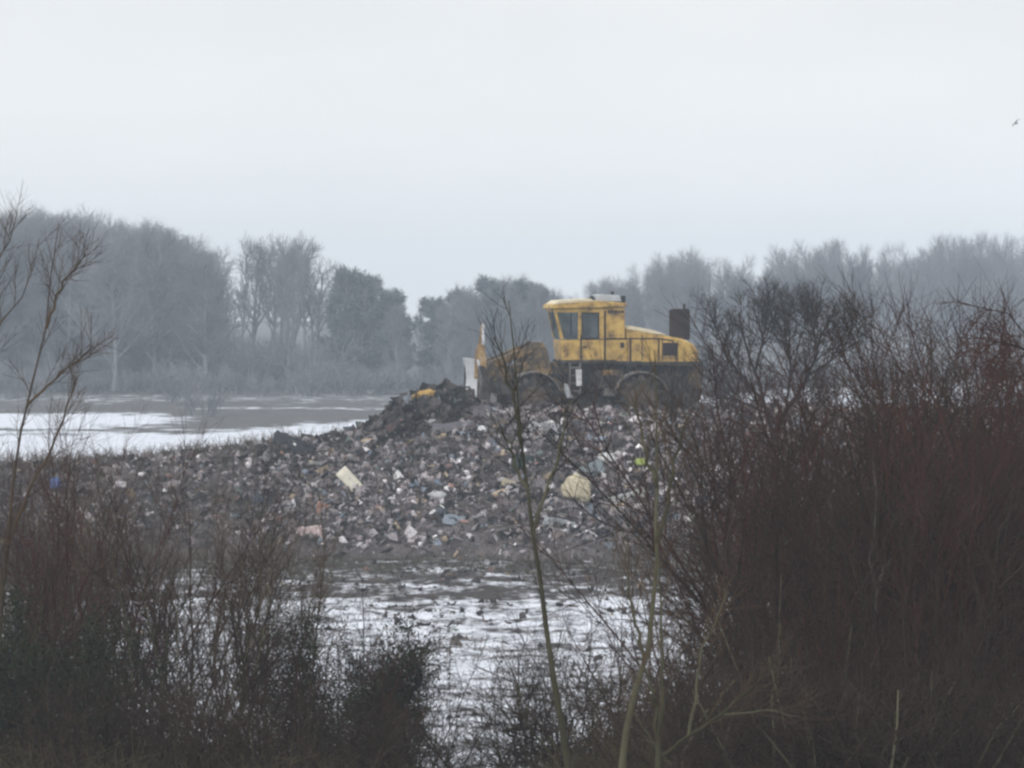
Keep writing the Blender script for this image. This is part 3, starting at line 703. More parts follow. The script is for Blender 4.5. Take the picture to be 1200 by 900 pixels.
# ------------------------------------------------------------------ bird
def bird():
    R = [(-.26, .015), (-.2, .05), (-.08, .085), (.06, .08), (.15, .05), (.2, .055), (.25, .04), (.31, .008)]
    V = []; Q = []; k = 8
    for x, r in R:
        for i in range(k): a = i/k*6.283; V.append((x, math.cos(a)*r, math.sin(a)*r*.9+(.02 if x > .15 else 0)))
    for j in range(len(R)-1):
        for i in range(k): Q.append((j*k+i, j*k+(i+1) % k, (j+1)*k+(i+1) % k, (j+1)*k+i))
    for s in (-1, 1):
        b = len(V)
        prof = [(0, .06, .09, .02), (.22, .10, .10, .10), (.45, .02, .075, .13), (.66, -.12, .02, .06)]
        for d, xc, ch, z in prof:
            V += [(xc+ch, s*d, z), (xc-ch, s*d, z-.01), (xc-ch, s*d, z+.004), (xc+ch, s*d, z+.016)]
        for j in range(3):
            for i in range(4): Q.append((b+j*4+i, b+j*4+(i+1) % 4, b+j*4+4+(i+1) % 4, b+j*4+4+i))
    o = obj_mesh('bird', mesh_from('bird', V, Q), mottled('grey_plumage', [(.3, (.05, .05, .055)), (.7, (.12, .12, .13))], 5), None, True)
    o.scale = (.8,)*3; o.location = P(1190, 145, 300); o.rotation_euler = (math.radians(30), math.radians(10), math.radians(215))
    tag(o, 'small dark bird flying alone in the pale sky at the right', 'bird')
bird()

# ------------------------------------------------------------------ far woods
def S_tree(H, limbs, l1, ang1, l2=2.3, l3=1.0, k2=(11, 14), k3=(10, 13), t0=.13, r3=.026, up1=.10, shape=None):
    return [dict(n=8, wob=.05, up=.06, len=H*.86, r=H*.015, tip=.25),
            dict(n=6, wob=.10, up=up1, kids=limbs, t0=t0, ang=ang1, len=l1, r=.10, shape=shape or (lambda t: 1-.55*t)),
            dict(n=4, wob=.14, up=.08, kids=k2, t0=.2, ang=.75, len=l2, r=.042, shape=lambda t: 1-.5*t),
            dict(n=3, wob=.18, up=.08, kids=k3, t0=.1, ang=.7, len=l3, r=r3, tip=.5, shape=lambda t: 1-.4*t)]
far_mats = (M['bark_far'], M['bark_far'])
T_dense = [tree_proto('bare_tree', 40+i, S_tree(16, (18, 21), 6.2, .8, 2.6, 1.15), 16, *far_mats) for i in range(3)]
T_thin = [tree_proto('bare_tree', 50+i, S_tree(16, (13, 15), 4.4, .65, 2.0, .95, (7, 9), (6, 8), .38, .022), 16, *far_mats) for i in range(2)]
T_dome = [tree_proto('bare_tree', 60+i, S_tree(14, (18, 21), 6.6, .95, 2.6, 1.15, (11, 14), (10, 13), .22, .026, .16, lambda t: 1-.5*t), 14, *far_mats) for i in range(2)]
def pine_proto(seed, H=15):
    R = random.Random(seed); out = {}
    S = [dict(n=7, wob=.03, up=.05, len=H*.93, r=.24, tip=.3),
         dict(n=4, wob=.10, up=.07, kids=(27, 31), t0=.10, ang=1.15, len=4.3, r=.08, shape=lambda t: .75+.5*t-1.05*t*t),
         dict(n=3, wob=.15, up=.05, kids=(5, 7), t0=.3, ang=.7, len=1.5, r=.035)]
    grow(R, (0, 0, -.3), (0, 0, 1), S[0]['len'], S[0]['r'], 0, S, out)
    root = empty('pine_tree', (0, 0, 0))
    a = obj_mesh('trunk', strands_mesh('trunk', flat(out, 0, 2), 5), M['bark_far'], root, True)
    V = []; Q = []
    for pts, r in out[1]+out[2]:
        c = pts[-1]
        for cc in (pts[-1], pts[-2]):
            for i in range(16):
                u = norm((R.gauss(0, 1), R.gauss(0, 1), R.gauss(.3, 1))); w = turn(R, u, 1.57, R.random()*6.28)
                rr = .9*R.random()**.7; p = tuple(cc[j]+u[j]*rr*(1 if j < 2 else .7) for j in range(3)); l = R.uniform(.14, .34); h = .055
                b = len(V); V += [tuple(p[j]+u[j]*l*e+w[j]*h*f for j in range(3)) for e, f in ((-1, -1), (-1, 1), (1, .6), (1, -.6))]; Q.append((b, b+1, b+2, b+3))
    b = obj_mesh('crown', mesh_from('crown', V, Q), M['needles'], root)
    return dict(root=root, kids=[a, b], H=max(v[2] for v in V), used=False)
T_pine = [pine_proto(70+i) for i in range(2)]
S_hedge = [dict(n=4, wob=.12, up=.05, len=2.3, r=.05), dict(n=3, wob=.15, up=.08, kids=(9, 12), t0=.15, ang=.6, len=1.2, r=.028), dict(n=2, wob=.2, up=.05, kids=(7, 9), t0=.1, ang=.7, len=.55, r=.018)]
T_hedge = [shrub_proto('hedge_shrub', 80+i, S_hedge, 6, .5, .45, M['bark_far'], M['bark_far']) for i in range(2)]

SKY = [(-120,250),(0,246),(50,243),(100,244),(150,251),(200,268),(230,284),(252,291),(275,282),(340,274),(370,288),(390,308),(410,314),(440,322),(462,334),(475,350),
       (482,380),(500,380),(506,345),(525,333),(550,326),(580,322),(612,320),(640,334),(665,345),(682,338),(695,326),(730,322),(770,300),(820,291),(860,300),(880,310),(903,332),
       (915,292),(935,282),(965,279),(1000,281),(1035,288),(1056,306),(1064,318),(1072,300),(1085,278),(1110,272),(1150,272),(1200,276),(1320,280)]
skx = [a for a, b in SKY]; sky_ = [b for a, b in SKY]
R = random.Random(17)
REG = [ # px from, to, protos, rows (Y, spacing m), jitter of height, width factor, label, category, group
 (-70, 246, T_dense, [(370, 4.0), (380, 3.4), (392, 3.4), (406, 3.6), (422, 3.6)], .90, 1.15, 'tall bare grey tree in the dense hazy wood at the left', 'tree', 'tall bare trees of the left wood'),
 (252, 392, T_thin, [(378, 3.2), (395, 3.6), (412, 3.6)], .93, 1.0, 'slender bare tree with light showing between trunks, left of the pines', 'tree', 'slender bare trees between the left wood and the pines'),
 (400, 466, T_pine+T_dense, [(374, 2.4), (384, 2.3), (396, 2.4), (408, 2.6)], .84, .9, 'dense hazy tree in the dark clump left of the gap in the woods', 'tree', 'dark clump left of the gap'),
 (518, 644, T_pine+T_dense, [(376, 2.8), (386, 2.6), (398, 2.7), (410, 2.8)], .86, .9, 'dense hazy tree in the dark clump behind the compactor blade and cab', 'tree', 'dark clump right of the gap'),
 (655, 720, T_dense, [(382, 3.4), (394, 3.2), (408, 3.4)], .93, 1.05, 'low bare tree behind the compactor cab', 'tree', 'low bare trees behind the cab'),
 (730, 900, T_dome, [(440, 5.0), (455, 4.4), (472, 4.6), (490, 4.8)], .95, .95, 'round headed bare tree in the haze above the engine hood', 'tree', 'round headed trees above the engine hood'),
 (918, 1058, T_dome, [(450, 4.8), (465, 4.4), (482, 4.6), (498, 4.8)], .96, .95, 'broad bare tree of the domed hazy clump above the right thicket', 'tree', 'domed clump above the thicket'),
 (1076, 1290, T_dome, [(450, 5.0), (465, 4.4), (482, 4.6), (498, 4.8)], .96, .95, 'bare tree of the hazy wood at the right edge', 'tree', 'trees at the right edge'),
]
for a, b, protos, rows, hj, wf, label, cat, grp in REG:
    for ri, (Y, sp) in enumerate(rows):
        X = PX(a, Y)+R.uniform(0, .5)*sp*(ri % 2)
        while X < PX(b, Y):
            x = X+R.uniform(-.3, .3)*sp; px = x/Y*F+600
            h = PZ(float(np.interp(px, skx, sky_)), Y)*1.05*(R.uniform(hj, 1.0) if ri < 3 else R.uniform(.94, 1))
            plant(R.choice(protos), x, Y+R.uniform(-4, 4), h, R.random()*6.28, label, cat, grp, wf*R.uniform(.85, 1.1))
            X += sp*R.uniform(.85, 1.15)
# single ones
plant(T_thin[0], PX(491, 420), 420, PZ(347, 420), 1.0, 'slim lone bare tree standing in the gap between the two pine clumps', 'tree', None, .55)
plant(T_pine[1], PX(468, 378), 378, PZ(338, 378), 2.0, 'dark spreading pine at the left side of the gap', 'pine tree', None, .95)
plant(T_pine[0], PX(513, 384), 384, PZ(345, 384), 2.6, 'dark pine at the right side of the gap', 'pine tree', None, .7)
plant(T_thin[1], PX(282, 371), 371, PZ(268, 371), .4, 'tallest slender bare tree just right of the dense left wood', 'tree', None, .55)
plant(T_dense[1], PX(338, 373), 373, PZ(272, 373), .9, 'bare tree with a bushy top standing among the slender trees', 'tree', None, .6)
for i, (px, Y, h, l) in enumerate([(238, 300, 3.1, 'low bare bush standing in the snow at the corner of the dark field'), (205, 330, 3.4, 'bare bush at the left edge of the dark field, below the wood')]):
    plant(T_hedge[i], PX(px, Y), Y, h, i, l, 'bush', None, 1.2)
for i in range(46):
    Y = R.uniform(368, 420); px = R.uniform(-60, 700)
    plant(T_hedge[i % 2], PX(px, Y), Y, R.uniform(3.5, 7.0) if not 470 < px < 515 else 3.0, R.random()*6.28, 'tall understorey bush among the trunks of the far wood', 'bush', 'understorey bushes inside the far woods', 1.0)
for i in range(26):
    Y = R.uniform(346, 366); px = -20+i*27+R.uniform(-8, 8)
    plant(T_hedge[i % 2], PX(px, Y), Y, R.uniform(2.0, 3.6), R.random()*6.28, 'low hazy bush at the foot of the far wood across the fields', 'bush', 'low bushes along the foot of the far woods', 1.5)

# ------------------------------------------------------------------ near plants: prototypes
S_osier = [dict(n=8, wob=.085, up=.04, len=6.6, r=.030, tip=.22),
           dict(n=5, wob=.07, up=.16, kids=(13, 17), t0=.2, ang=.75, len=1.9, r=.013, shape=lambda t: 1-.6*t),
           dict(n=3, wob=.14, up=.08, kids=(9, 12), t0=.1, ang=.65, len=.75, r=.0068, tip=.5, shape=lambda t: 1-.4*t)]
S_hazel = [dict(n=7, wob=.07, up=.03, len=5.2, r=.036, tip=.25),
           dict(n=5, wob=.11, up=.09, kids=(9, 12), t0=.25, ang=.7, len=1.9, r=.014, shape=lambda t: 1-.5*t),
           dict(n=3, wob=.16, up=.05, kids=(6, 8), t0=.1, ang=.75, len=.7, r=.0068, tip=.5, shape=lambda t: 1-.4*t)]
S_scrub = [dict(n=5, wob=.12, up=.02, len=2.6, r=.024, tip=.3),
           dict(n=4, wob=.15, up=.05, kids=(12, 15), t0=.1, ang=.75, len=1.1, r=.011, shape=lambda t: 1-.5*t),
           dict(n=3, wob=.2, up=.03, kids=(8, 10), t0=.05, ang=.75, len=.5, r=.0062, tip=.5, shape=lambda t: 1-.3*t)]
S_birch = [dict(n=9, wob=.04, up=.05, len=8.2, r=.055, tip=.15),
           dict(n=6, wob=.06, up=.09, kids=(34, 40), t0=.15, ang=.6, len=2.3, r=.017, shape=lambda t: 1-.72*t),
           dict(n=4, wob=.10, up=.03, kids=(9, 12), t0=.15, ang=.55, len=.95, r=.0068, tip=.5, shape=lambda t: 1-.4*t)]
OS = [shrub_proto('osier_shrub', 100+i, S_osier, 8, .8, .34, M['bark_red'], M['bark_red']) for i in range(3)]
HZ = [shrub_proto('hazel_shrub', 110+i, S_hazel, 7, .5, .48, M['bark_olive'], M['bark_brown']) for i in range(2)]
SB = [shrub_proto('scrub_bush', 120+i, S_scrub, 9, .7, .6, M['bark_dark'], M['bark_dark']) for i in range(2)]
GO = [shrub_proto('gorse_bush', 130, S_scrub, 9, .6, .5, M['bark_black'], M['bark_black'], 0, (30000, .038))]
BI = [tree_proto('birch_sapling', 140+i, S_birch, 8, M['bark_dark'], M['bark_red'], 0) for i in range(2)]

def at(pr, px, Y, top, label, cat, group=None, wide=1.0, mats=None, rz=None):
    if Y < 92: Y = Y*.62
    x = PX(px, Y); h = PZ(top, Y)-float(ground_z(x, Y))
    return plant(pr, x, Y, h, R.random()*6.28 if rz is None else rz, label, cat, group, wide, mats)
R = random.Random(23)
RED = (M['bark_red'], M['bark_red']); DRK = (M['bark_dark'], M['bark_dark']); OLV = (M['bark_olive'], M['bark_dark']); BRN = (M['bark_brown'], M['bark_brown']); BLK = (M['bark_black'], M['bark_black'])
# right thicket, back rank (tops against the haze)
g = 'tall red brown shrubs forming the back of the right thicket'; lab = 'tall red brown twiggy shrub in the back rank of the right thicket'
for px, Y, top in ((882, 96, 490), (915, 93, 470), (945, 90, 445), (970, 88, 405), (997, 84, 362), (1024, 88, 335), (1052, 84, 335), (1080, 82, 345), (1110, 86, 340), (1138, 78, 325), (1165, 84, 320), (1195, 82, 322), (1225, 80, 318), (1255, 82, 320), (1290, 82, 330), (1335, 80, 340)):
    at(OS[R.randrange(3)], px, Y, top, lab, 'shrub', g, 1.15, RED if R.random() < .5 else DRK)
# middle rank
g = 'red brown shrubs in the middle of the right thicket'; lab = 'dense brown twiggy shrub in the middle of the right thicket'
for px, Y, top in ((878, 76, 525), (908, 72, 495), (938, 70, 460), (970, 70, 420), (1005, 68, 405), (1040, 68, 390), (1075, 70, 392), (1110, 66, 380), (1145, 68, 372), (1180, 66, 368), (1215, 68, 365), (1265, 68, 375), (1320, 66, 390)):
    at(OS[R.randrange(3)] if R.random() < .6 else HZ[R.randrange(2)], px, Y, top, lab, 'shrub', g, R.uniform(.8, 1.1), R.choice((RED, RED, RED, DRK, BRN)))
# front rank
g = 'dark brown shrubs along the front of the right thicket'; lab = 'brown tangled shrub low along the front of the right thicket'
for px, Y, top in ((772, 74, 715), (812, 68, 680), (855, 66, 640), (895, 64, 620), (945, 62, 610), (1000, 62, 600), (1055, 60, 600), (1105, 62, 620), (1190, 60, 640)):
    at(HZ[R.randrange(2)], px, Y, top, lab, 'shrub', g, R.uniform(.8, 1.1), R.choice((DRK, DRK, RED, BRN, OLV)))
# bottom of the right thicket
g = 'low dark scrub at the bottom of the right thicket'; lab = 'low scrub bush at the bottom of the right thicket'
for px, Y, top in ((700, 72, 770), (745, 70, 740), (812, 64, 760), (870, 60, 740), (930, 58, 750), (990, 58, 740), (1050, 56, 750), (1100, 58, 770), (1215, 56, 760)):
    at(SB[R.randrange(2)], px, Y, top, lab, 'bush', g, 1.3, R.choice((DRK, OLV)))
# scrub on the right end of the tip
for px, Y, top in ((842, 153, 432), (868, 150, 425), (935, 151, 430), (985, 150, 420), (1060, 151, 425), (1130, 150, 430), (1190, 151, 425)):
    x = PX(px, Y); z = float(mound_z(x, Y))-.1
    plant(SB[R.randrange(2)], x, Y, PZ(top, Y)-z, R.random()*6.28, 'dark bare scrub on the right end of the tip, behind the round headed tree', 'bush', 'dark scrub on the right end of the tip', 1.2, DRK, z)
# left side
at(OS[0], 82, 74, 455, 'reddish upright shrub beside the tall forked sapling at the left edge', 'shrub', None, .7, RED)
at(OS[2], 108, 80, 472, 'reddish brown shrub right of the forked sapling, in front of the far snow', 'shrub', None, .8, RED)
at(OS[1], 20, 78, 500, 'brown upright shrub under the tall forked sapling at the left edge', 'shrub', None, .9, BRN)
at(HZ[0], 215, 74, 545, 'wide greenish many stemmed shrub in front of the snow at lower left', 'shrub', None, 1.0, OLV)
at(HZ[1], 120, 80, 545, 'greenish many stemmed shrub left of the wide greenish one', 'shrub', None, .9, OLV)
at(OS[2], 290, 80, 560, 'thin brown shrub reaching up over the left end of the tip', 'shrub', None, .8, BRN)
g = 'thin brown shrubs over the left end of the tip'; lab = 'thin brown twiggy shrub in front of the weedy left end of the tip'
for px, Y, top in ((45, 92, 545), (150, 94, 555), (245, 96, 565), (-15, 86, 530), (90, 100, 560)):
    at(OS[R.randrange(3)], px, Y, top, lab, 'shrub', g, .95, BRN if R.random() < .6 else OLV)
g = 'olive brown shrubs veiling the left end of the tip'; lab = 'fine twigged olive brown shrub veiling the left end of the tip'
for px, Y, top in ((35, 84, 535), (110, 86, 545), (180, 84, 540), (262, 84, 548), (318, 86, 575)):
    at(HZ[R.randrange(2)], px, Y, top, lab, 'shrub', g, R.uniform(.75, 1.0), R.choice((OLV, BRN, BRN, DRK)))
at(SB[0], 352, 76, 705, 'red brown bush right of the wide greenish shrub at lower left', 'bush', None, 1.0, RED)
at(GO[0], 432, 76, 712, 'dark evergreen bush in front of the snow below the tip', 'bush', None, .8)
at(GO[0], 12, 70, 690, 'dark evergreen bush at the left edge below the reddish shrub', 'bush', None, .8)
g = 'bare dark twigs in front of the snow, left of the middle'; lab = 'thin dark bare bush standing in front of the snow, left of the middle'
for px, Y, top in ((395, 84, 670), (475, 86, 690), (505, 82, 740), (445, 80, 730)):
    at(HZ[R.randrange(2)], px, Y, top, lab, 'bush', g, .8, BLK)
g = 'bare thin twigs in front of the snow, right of the middle'; lab = 'thin bare bush in front of the snow between the pale leaning stem and the thicket'
for px, Y, top in ((610, 84, 720), (655, 88, 690), (705, 86, 665)):
    at(HZ[R.randrange(2)], px, Y, top, lab, 'bush', g, .8, DRK)
g = 'greenish thin shrubs in front of the lower left snow'; lab = 'thin greenish bare shrub among the others in front of the lower left snow'
for px, Y, top in ((60, 76, 640), (165, 72, 650), (-10, 74, 620)):
    at(HZ[R.randrange(2)], px, Y, top, lab, 'shrub', g, .95, OLV)
g = 'dark scrub along the bottom left'; lab = 'dark brown scrub bush along the bottom edge at the left'
for px, Y, top in ((60, 66, 760), (150, 64, 770), (235, 66, 780), (310, 64, 775), (395, 66, 800), (470, 68, 810)):
    at(SB[R.randrange(2)], px, Y, top, lab, 'bush', g, 1.2, DRK)
at(SB[1], 615, 70, 800, 'brown scrub bush at the foot of the pale leaning stem', 'bush', None, 1.2, DRK)
at(SB[0], 560, 76, 855, 'lowest brown scrub bush at the bottom of the snow gap', 'bush', None, 1.1, DRK)
at(BI[0], 1042, 88, 352, 'tall dark upright sapling standing above the right thicket', 'sapling', None, .6)
at(BI[1], 1130, 74, 375, 'red twigged birch sapling under the arching branch', 'sapling', None, .8)

# ------------------------------------------------------------------ near plants with a shape of their own
def shaped(name, seed, Y, stems, S, mb, mt, label, cat, split=0, depth=.35):
    """stems: list of (pixel polyline, base radius, tip radius); side branches grow from them by S[1:]"""
    R = random.Random(seed); px0, py0 = stems[0][0][0]
    bx, by = PX(px0, Y), Y; bz = float(ground_z(bx, by))
    root = empty(name, (bx, by, bz)); crown = []
    done = []
    for si, (pl, r0, r1) in enumerate(stems):
        dd = R.uniform(-depth, depth); pts = []; n = 12
        cum = [0]
        for a, b in zip(pl, pl[1:]): cum.append(cum[-1]+math.hypot(b[0]-a[0], b[1]-a[1]))
        for i in range(n+1):
            t = i/n*cum[-1]; x = float(np.interp(t, cum, [p[0] for p in pl])); y = float(np.interp(t, cum, [p[1] for p in pl]))
            yy = Y+dd*(i/n)+R.gauss(0, .02); w = P(x, y, yy)
            j = .012 if i else 0
            pts.append((w[0]-bx+R.gauss(0, j), w[1]-by+R.gauss(0, j), w[2]-bz))
        if si == 0: pts[0] = (pts[0][0], pts[0][1], -.3)
        else:                              # a limb leaves an earlier stem exactly where they meet
            a = min(done, key=lambda q: (q[0]-pts[0][0])**2+(q[2]-pts[0][2])**2); o = [a[j]-pts[0][j] for j in range(3)]
            pts = [tuple(p[j]+o[j]*((1 if j == 1 else max(0, 1-i/4))) for j in range(3)) for i, p in enumerate(pts)]
        for a, b in zip(pts, pts[1:]): done += [tuple(a[j]+(b[j]-a[j])*u/6 for j in range(3)) for u in range(6)]
        rad = [r0+(r1-r0)*i/n for i in range(n+1)]
        L = cum[-1]/F*Y; out = {}
        spawn(R, pts, rad, L, 0, S, out)
        obj_mesh('trunk' if si == 0 else 'limb', strands_mesh('stem', [(pts, rad)], 7), mb, root, True)
        crown += flat(out, 1)
    obj_mesh('crown', strands_mesh('crown', crown, 3), mt, root)
    return tag(root, label, cat)
S_sap = [dict(), dict(n=5, wob=.08, up=.10, kids=(8, 10), t0=.26, ang=.55, len=.65, r=.0050, shape=lambda t: 1.1-.7*t),
         dict(n=3, wob=.12, up=.06, kids=(4, 6), t0=.15, ang=.6, len=.36, r=.0032, tip=.5)]
shaped('sapling', 201, 35, [([(690, 1010), (668, 905), (655, 840), (640, 740), (629, 660), (619, 580), (612, 500), (606, 430), (598, 352)], .038, .004),
        ([(624, 622), (636, 585), (650, 548), (660, 508), (664, 470)], .018, .005), ([(613, 520), (602, 470), (588, 420), (580, 395)], .022, .006), ([(618, 580), (606, 545), (590, 500)], .018, .006)],
       S_sap, M['bark_olive'], M['bark_dark'], 'tall mossy sapling leaning left across the front of the compactor', 'sapling')
shaped('sapling', 202, 32, [([(720, 1010), (729, 900), (741, 830), (754, 778), (766, 738), (771, 650), (768, 560), (770, 480), (764, 410)], .036, .004),
        ([(754, 778), (744, 730), (738, 690), (735, 640)], .017, .005), ([(770, 640), (784, 590), (792, 540), (806, 490)], .024, .006), ([(769, 570), (756, 520), (742, 470)], .02, .006)],
       S_sap, M['bark_olive'], M['bark_brown'], 'mossy sapling with a bent stem in front of the rear of the tip', 'sapling')
shaped('sapling', 203, 31, [([(764, 1010), (769, 900), (773, 850), (777, 790), (776, 720), (772, 650)], .032, .004),
        ([(772, 888), (807, 862), (844, 838), (886, 802), (915, 770)], .017, .004), ([(807, 862), (812, 815), (821, 760), (840, 722), (853, 690)], .014, .004), ([(776, 868), (764, 810), (752, 770)], .022, .007), ([(844, 838), (900, 830), (930, 838)], .010, .004)],
       S_sap, M['bark_olive'], M['bark_brown'], 'forking grey green sapling with long side branches at the bottom', 'sapling')
shaped('birch_sapling', 207, 41, [([(1042, 1010), (1036, 860), (1024, 740), (1027, 690), (1019, 650), (1026, 622), (1030, 590), (1026, 540)], .024, .007),
        ([(1024, 700), (1034, 670), (1046, 655)], .02, .008)], S_sap, M['bark_pale'], M['bark_red'], 'crooked pale barked birch stem in the dark middle of the right thicket', 'sapling')
S_left = [dict(), dict(n=5, wob=.09, up=.08, kids=(12, 15), t0=.25, ang=.6, len=.75, r=.0055, shape=lambda t: 1.1-.6*t),
          dict(n=3, wob=.14, up=.05, kids=(7, 9), t0=.12, ang=.6, len=.38, r=.0034, tip=.5)]
shaped('sapling', 204, 46, [([(-8, 1000), (2, 700), (16, 545), (28, 477), (41, 432), (53, 386), (59, 348), (66, 296), (68, 262)], .034, .0045),
        ([(2, 700), (-14, 560), (-30, 460), (0, 380), (23, 352), (38, 322), (49, 280)], .023, .004), ([(-30, 460), (-18, 360), (0, 303), (17, 270), (23, 248)], .020, .004),
        ([(53, 386), (75, 330), (104, 297)], .020, .006), ([(8, 640), (40, 560), (64, 520), (80, 470), (88, 440)], .028, .007), ([(28, 477), (70, 440), (110, 405)], .018, .006)],
       S_left, M['bark_brown'], M['bark_brown'], 'tall forked bare sapling rising at the left edge against the hazy wood', 'sapling')
S_arch = [dict(), dict(n=5, wob=.08, up=-.06, kids=(22, 26), t0=.35, ang=.8, len=.62, r=.0065, shape=lambda t: 1.1-.4*t),
          dict(n=3, wob=.12, up=-.05, kids=(7, 9), t0=.1, ang=.6, len=.34, r=.0042, tip=.5)]
shaped('birch_sapling', 205, 44, [([(1262, 1000), (1258, 700), (1248, 520), (1225, 425), (1200, 385), (1172, 360), (1145, 350), (1126, 356)], .040, .005),
        ([(1225, 425), (1190, 405), (1165, 400), (1148, 415)], .022, .006), ([(1248, 520), (1222, 470), (1200, 440), (1180, 440)], .024, .006)],
       S_arch, M['bark_dark'], M['bark_red'], 'arching bare branch drooping in from the right edge', 'sapling')
# round headed alder beyond the thicket
S_ald = [dict(), dict(n=6, wob=.11, up=.10, kids=(15, 18), t0=.28, ang=.6, len=1.35, r=.024, shape=lambda t: 1.15-.55*t),
         dict(n=4, wob=.16, up=.05, kids=(8, 10), t0=.15, ang=.65, len=.7, r=.012, tip=.45), dict(n=2, wob=.2, up=.05, kids=(4, 6), t0=.2, ang=.65, len=.38, r=.008, tip=.6)]
shaped('alder_tree', 206, 112, [([(908, 705), (908, 560), (904, 505), (893, 460), (880, 420), (868, 385), (866, 366)], .13, .020),
        ([(905, 515), (918, 485), (938, 455), (953, 425), (961, 390), (972, 368)], .085, .016), ([(896, 468), (872, 445), (850, 418), (838, 385), (834, 372)], .055, .014), ([(884, 432), (893, 395), (897, 360), (892, 356)], .045, .012),
        ([(946, 440), (968, 425), (988, 395), (1002, 376)], .045, .012), ([(900, 485), (868, 470), (846, 458), (828, 430)], .035, .012), ([(957, 410), (946, 375), (942, 362)], .04, .012), ([(921, 480), (925, 430), (918, 385), (918, 362)], .045, .012)],
       S_ald, M['bark_black'], M['bark_black'], 'dark round headed bare tree right of the compactor', 'tree', 0, .9)

# ------------------------------------------------------------------ uncountable ground growth
def brush(name, seed, n, sampler, mat, kids=3, rk=1.0):
    R = random.Random(seed); st = []
    for i in range(n):
        x, y, z, h, lean = sampler(R)
        az = R.random()*6.28; d = norm((math.cos(az)*lean, math.sin(az)*lean, 1)); p = (x, y, z-.05); pts = [p]; m = 4
        for k in range(m):
            d = norm((d[0]+R.gauss(0, .16), d[1]+R.gauss(0, .16), d[2]+R.gauss(0, .12)-.03))
            p = tuple(p[j]+d[j]*h/m for j in range(3)); pts.append(p)
        r = rk*R.uniform(.006, .011)
        st.append((pts, [r, r*.9, r*.8, r*.65, r*.4]))
        for q in range(kids):
            b = pts[R.randint(1, 3)]; e = norm((R.gauss(0, 1), R.gauss(0, 1), R.uniform(.2, 1.3))); l = h*R.uniform(.15, .45)
            c = tuple(b[j]+e[j]*l*.5 for j in range(3)); f = tuple(c[j]+e[j]*l*.5+(R.gauss(0, .06)) for j in range(3)); st.append(([b, c, f], [r*.65, r*.55, r*.4]))
    return tag(obj_mesh(name, strands_mesh(name, st, 3), mat), kind='stuff')
def s_under(R):
    while True:
        Y = R.uniform(60, 92); px = R.uniform(-60, 1260)
        lim = np.interp(px, [-60, 330, 480, 540, 600, 660, 760, 1130, 1165, 1215, 1260], [1.5, 1.35, 1.0, .5, .5, 1.1, 1.8, 2.3, 1.3, 1.3, 2])
        ymax = np.interp(px, [-60, 400, 480, 530, 600, 680, 760, 1130, 1160, 1220, 1260], [86, 84, 80, 74, 74, 82, 92, 92, 74, 74, 90])
        if Y < ymax: break
    Y *= .63; x = PX(px, Y); return x, Y, float(ground_z(x, Y)), .74*lim*R.uniform(.35, 1.15), R.uniform(.1, 1.0)
brush('undergrowth', 301, 15000, s_under, M['under'], 4, .62)
def s_weed(R):
    while True:
        Y = R.uniform(135.5, 152); px = R.uniform(-60, 420); x = PX(px, Y); z = max(float(mound_z(x, Y)), float(ground_z(x, Y)))
        if R.random() < np.interp(px, [-60, 120, 300, 420], [1, 1, .55, 0]) : break
    return x, Y, z, R.uniform(.2, .75), R.uniform(.1, .7)
brush('weeds', 302, 6500, s_weed, M['weed'], 2)
def s_foot(R):
    Y = R.uniform(130, 139); px = R.uniform(-60, 1000); x = PX(px, Y)
    return x, Y, max(float(mound_z(x, Y)), float(ground_z(x, Y))), R.uniform(.1, .42), R.uniform(.2, 1)
brush('dead_grass', 303, 4500, s_foot, M['under'], 2)
def s_tuft(R):
    while True:
        Y = R.uniform(80, 131); px = R.uniform(-20, 1000); x = PX(px, Y)
        if R.random() < max(0, float(vnoise(x, Y, 1.7, 51))*1.6+.12): break
    return x, Y, float(ground_z(x, Y)), R.uniform(.06, .34), R.uniform(.2, 1.2)
brush('grass_tufts', 304, 3800, s_tuft, M['weed'], 2, .8)

# ------------------------------------------------------------------ haze
bm = bmesh.new(); bmesh.ops.create_cube(bm, size=1)
for v in bm.verts: v.co = Vector((v.co.x*1400, (v.co.y+.5)*1300-60, (v.co.z+.5)*26.5-1.5))
me = bpy.data.meshes.new('haze'); bm.to_mesh(me); bm.free()
hz = bpy.data.materials.new('winter_haze'); hz.use_nodes = True; nt = hz.node_tree; nt.nodes.clear()
o_ = nt.nodes.new('ShaderNodeOutputMaterial'); pv = nt.nodes.new('ShaderNodeVolumePrincipled')
pv.inputs['Color'].default_value = (.78, .885, 1.0, 1); pv.inputs['Density'].default_value = .00062; pv.inputs['Anisotropy'].default_value = .1
nt.links.new(pv.outputs[0], o_.inputs['Volume'])
tag(obj_mesh('haze', me, hz), kind='stuff')

# ------------------------------------------------------------------ sky, sun
w = bpy.data.worlds.new('World'); SC.world = w; w.use_nodes = True; nt = w.node_tree
bg = nt.nodes['Background']; sk = nt.nodes.new('ShaderNodeTexSky'); sk.sky_type = 'NISHITA'; sk.sun_disc = False
EL, AZ = 38.0, -150.0
sk.sun_elevation = math.radians(EL); sk.sun_rotation = math.radians(AZ); sk.air_density = 1.0; sk.dust_density = 6.0; sk.ozone_density = 1.0
hs = nt.nodes.new('ShaderNodeHueSaturation'); hs.inputs['Saturation'].default_value = .25; hs.inputs['Value'].default_value = .10
nt.links.new(sk.outputs[0], hs.inputs['Color'])
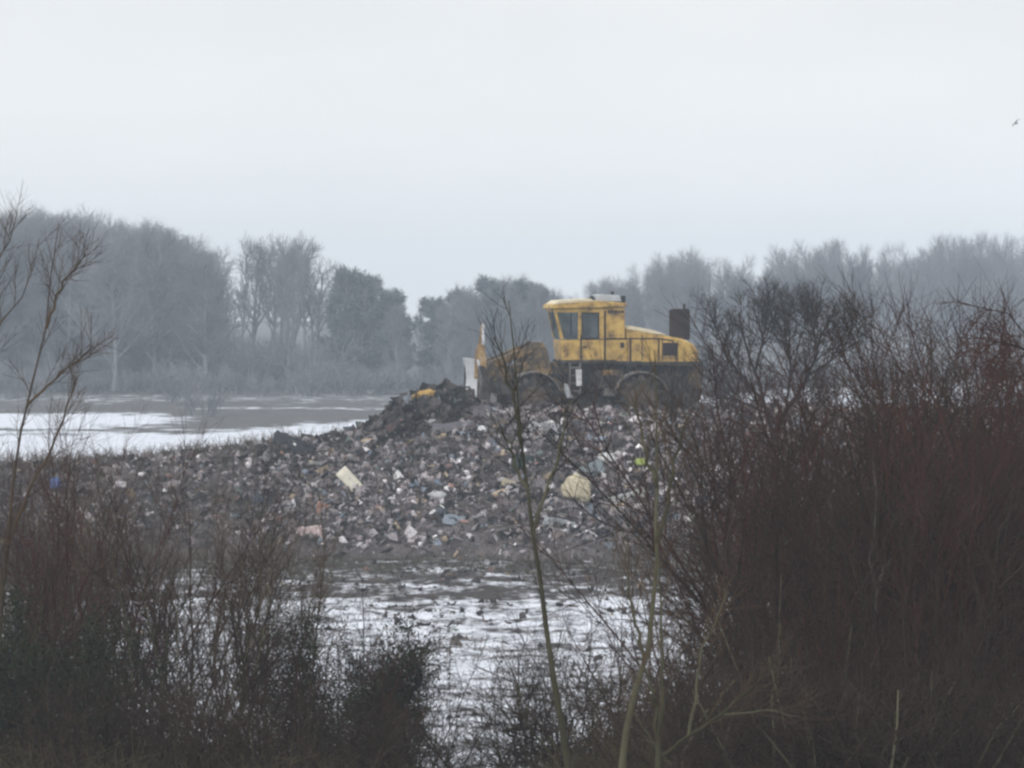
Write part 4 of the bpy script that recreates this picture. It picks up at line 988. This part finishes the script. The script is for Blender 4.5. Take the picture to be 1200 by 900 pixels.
# a closed overcast: even pale cloud, brighter overhead, over the clear sky
tc = nt.nodes.new('ShaderNodeTexCoord'); sp = nt.nodes.new('ShaderNodeSeparateXYZ'); nt.links.new(tc.outputs['Generated'], sp.inputs[0])
mr = nt.nodes.new('ShaderNodeMapRange'); mr.inputs['From Min'].default_value = 0; mr.inputs['From Max'].default_value = 1; nt.links.new(sp.outputs['Z'], mr.inputs['Value'])
cr = ramp(nt, [(0, (.83, .85, .86)), (.08, (.80, .82, .835)), (1, (1.15, 1.19, 1.22))]); nt.links.new(mr.outputs[0], cr.inputs[0])
cn = nt.nodes.new('ShaderNodeTexNoise'); cn.inputs['Scale'].default_value = 9; cn.inputs['Detail'].default_value = 5
mp = nt.nodes.new('ShaderNodeMapping'); mp.inputs['Scale'].default_value = (1, 1, 3.5); nt.links.new(tc.outputs['Generated'], mp.inputs[0]); nt.links.new(mp.outputs[0], cn.inputs['Vector'])
c2 = ramp(nt, [(.3, (.955, .962, .97)), (.7, (1.025, 1.025, 1.025))]); nt.links.new(cn.outputs[0], c2.inputs[0])
ml = nt.nodes.new('ShaderNodeMix'); ml.data_type = 'RGBA'; ml.blend_type = 'MULTIPLY'; ml.inputs['Factor'].default_value = 1; nt.links.new(cr.outputs[0], ml.inputs[6]); nt.links.new(c2.outputs[0], ml.inputs[7])
mx = nt.nodes.new('ShaderNodeMix'); mx.data_type = 'RGBA'; mx.inputs['Factor'].default_value = .85; nt.links.new(hs.outputs[0], mx.inputs[6]); nt.links.new(ml.outputs[2], mx.inputs[7])
gain = nt.nodes.new('ShaderNodeVectorMath'); gain.operation = 'SCALE'; gain.inputs['Scale'].default_value = 10.0; nt.links.new(mx.outputs[2], gain.inputs[0])
nt.links.new(gain.outputs[0], bg.inputs['Color']); bg.inputs['Strength'].default_value = .10
sl = bpy.data.lights.new('sun', 'SUN'); sl.energy = 1.0; sl.angle = math.radians(40); sl.color = (1, .97, .93)
so = bpy.data.objects.new('sun', sl); COL.objects.link(so)
sd = Vector((math.sin(math.radians(AZ))*math.cos(math.radians(EL)), math.cos(math.radians(AZ))*math.cos(math.radians(EL)), math.sin(math.radians(EL))))
so.rotation_euler = (-sd).to_track_quat('-Z', 'Y').to_euler(); so.location = (0, 100, 80)

# ------------------------------------------------------------------ camera
cam = bpy.data.cameras.new('camera'); co = bpy.data.objects.new('camera', cam); COL.objects.link(co)
cam.sensor_width = 36; cam.lens = F/1200*36; cam.clip_start = .5; cam.clip_end = 5000
co.location = (0, 0, HC); co.rotation_euler = (math.radians(90)-math.atan((450-HOR)/F), 0, 0)
SC.camera = co
SC.view_settings.view_transform = 'Standard'; SC.view_settings.look = 'None'; SC.view_settings.exposure = .28; SC.view_settings.gamma = 1
SC.render.engine = 'CYCLES'
cy = SC.cycles; cy.max_bounces = 5; cy.diffuse_bounces = 2; cy.volume_bounces = 2; cy.transparent_max_bounces = 8; cy.glossy_bounces = 2
cy.use_denoising = True; cy.filter_width = 2.6
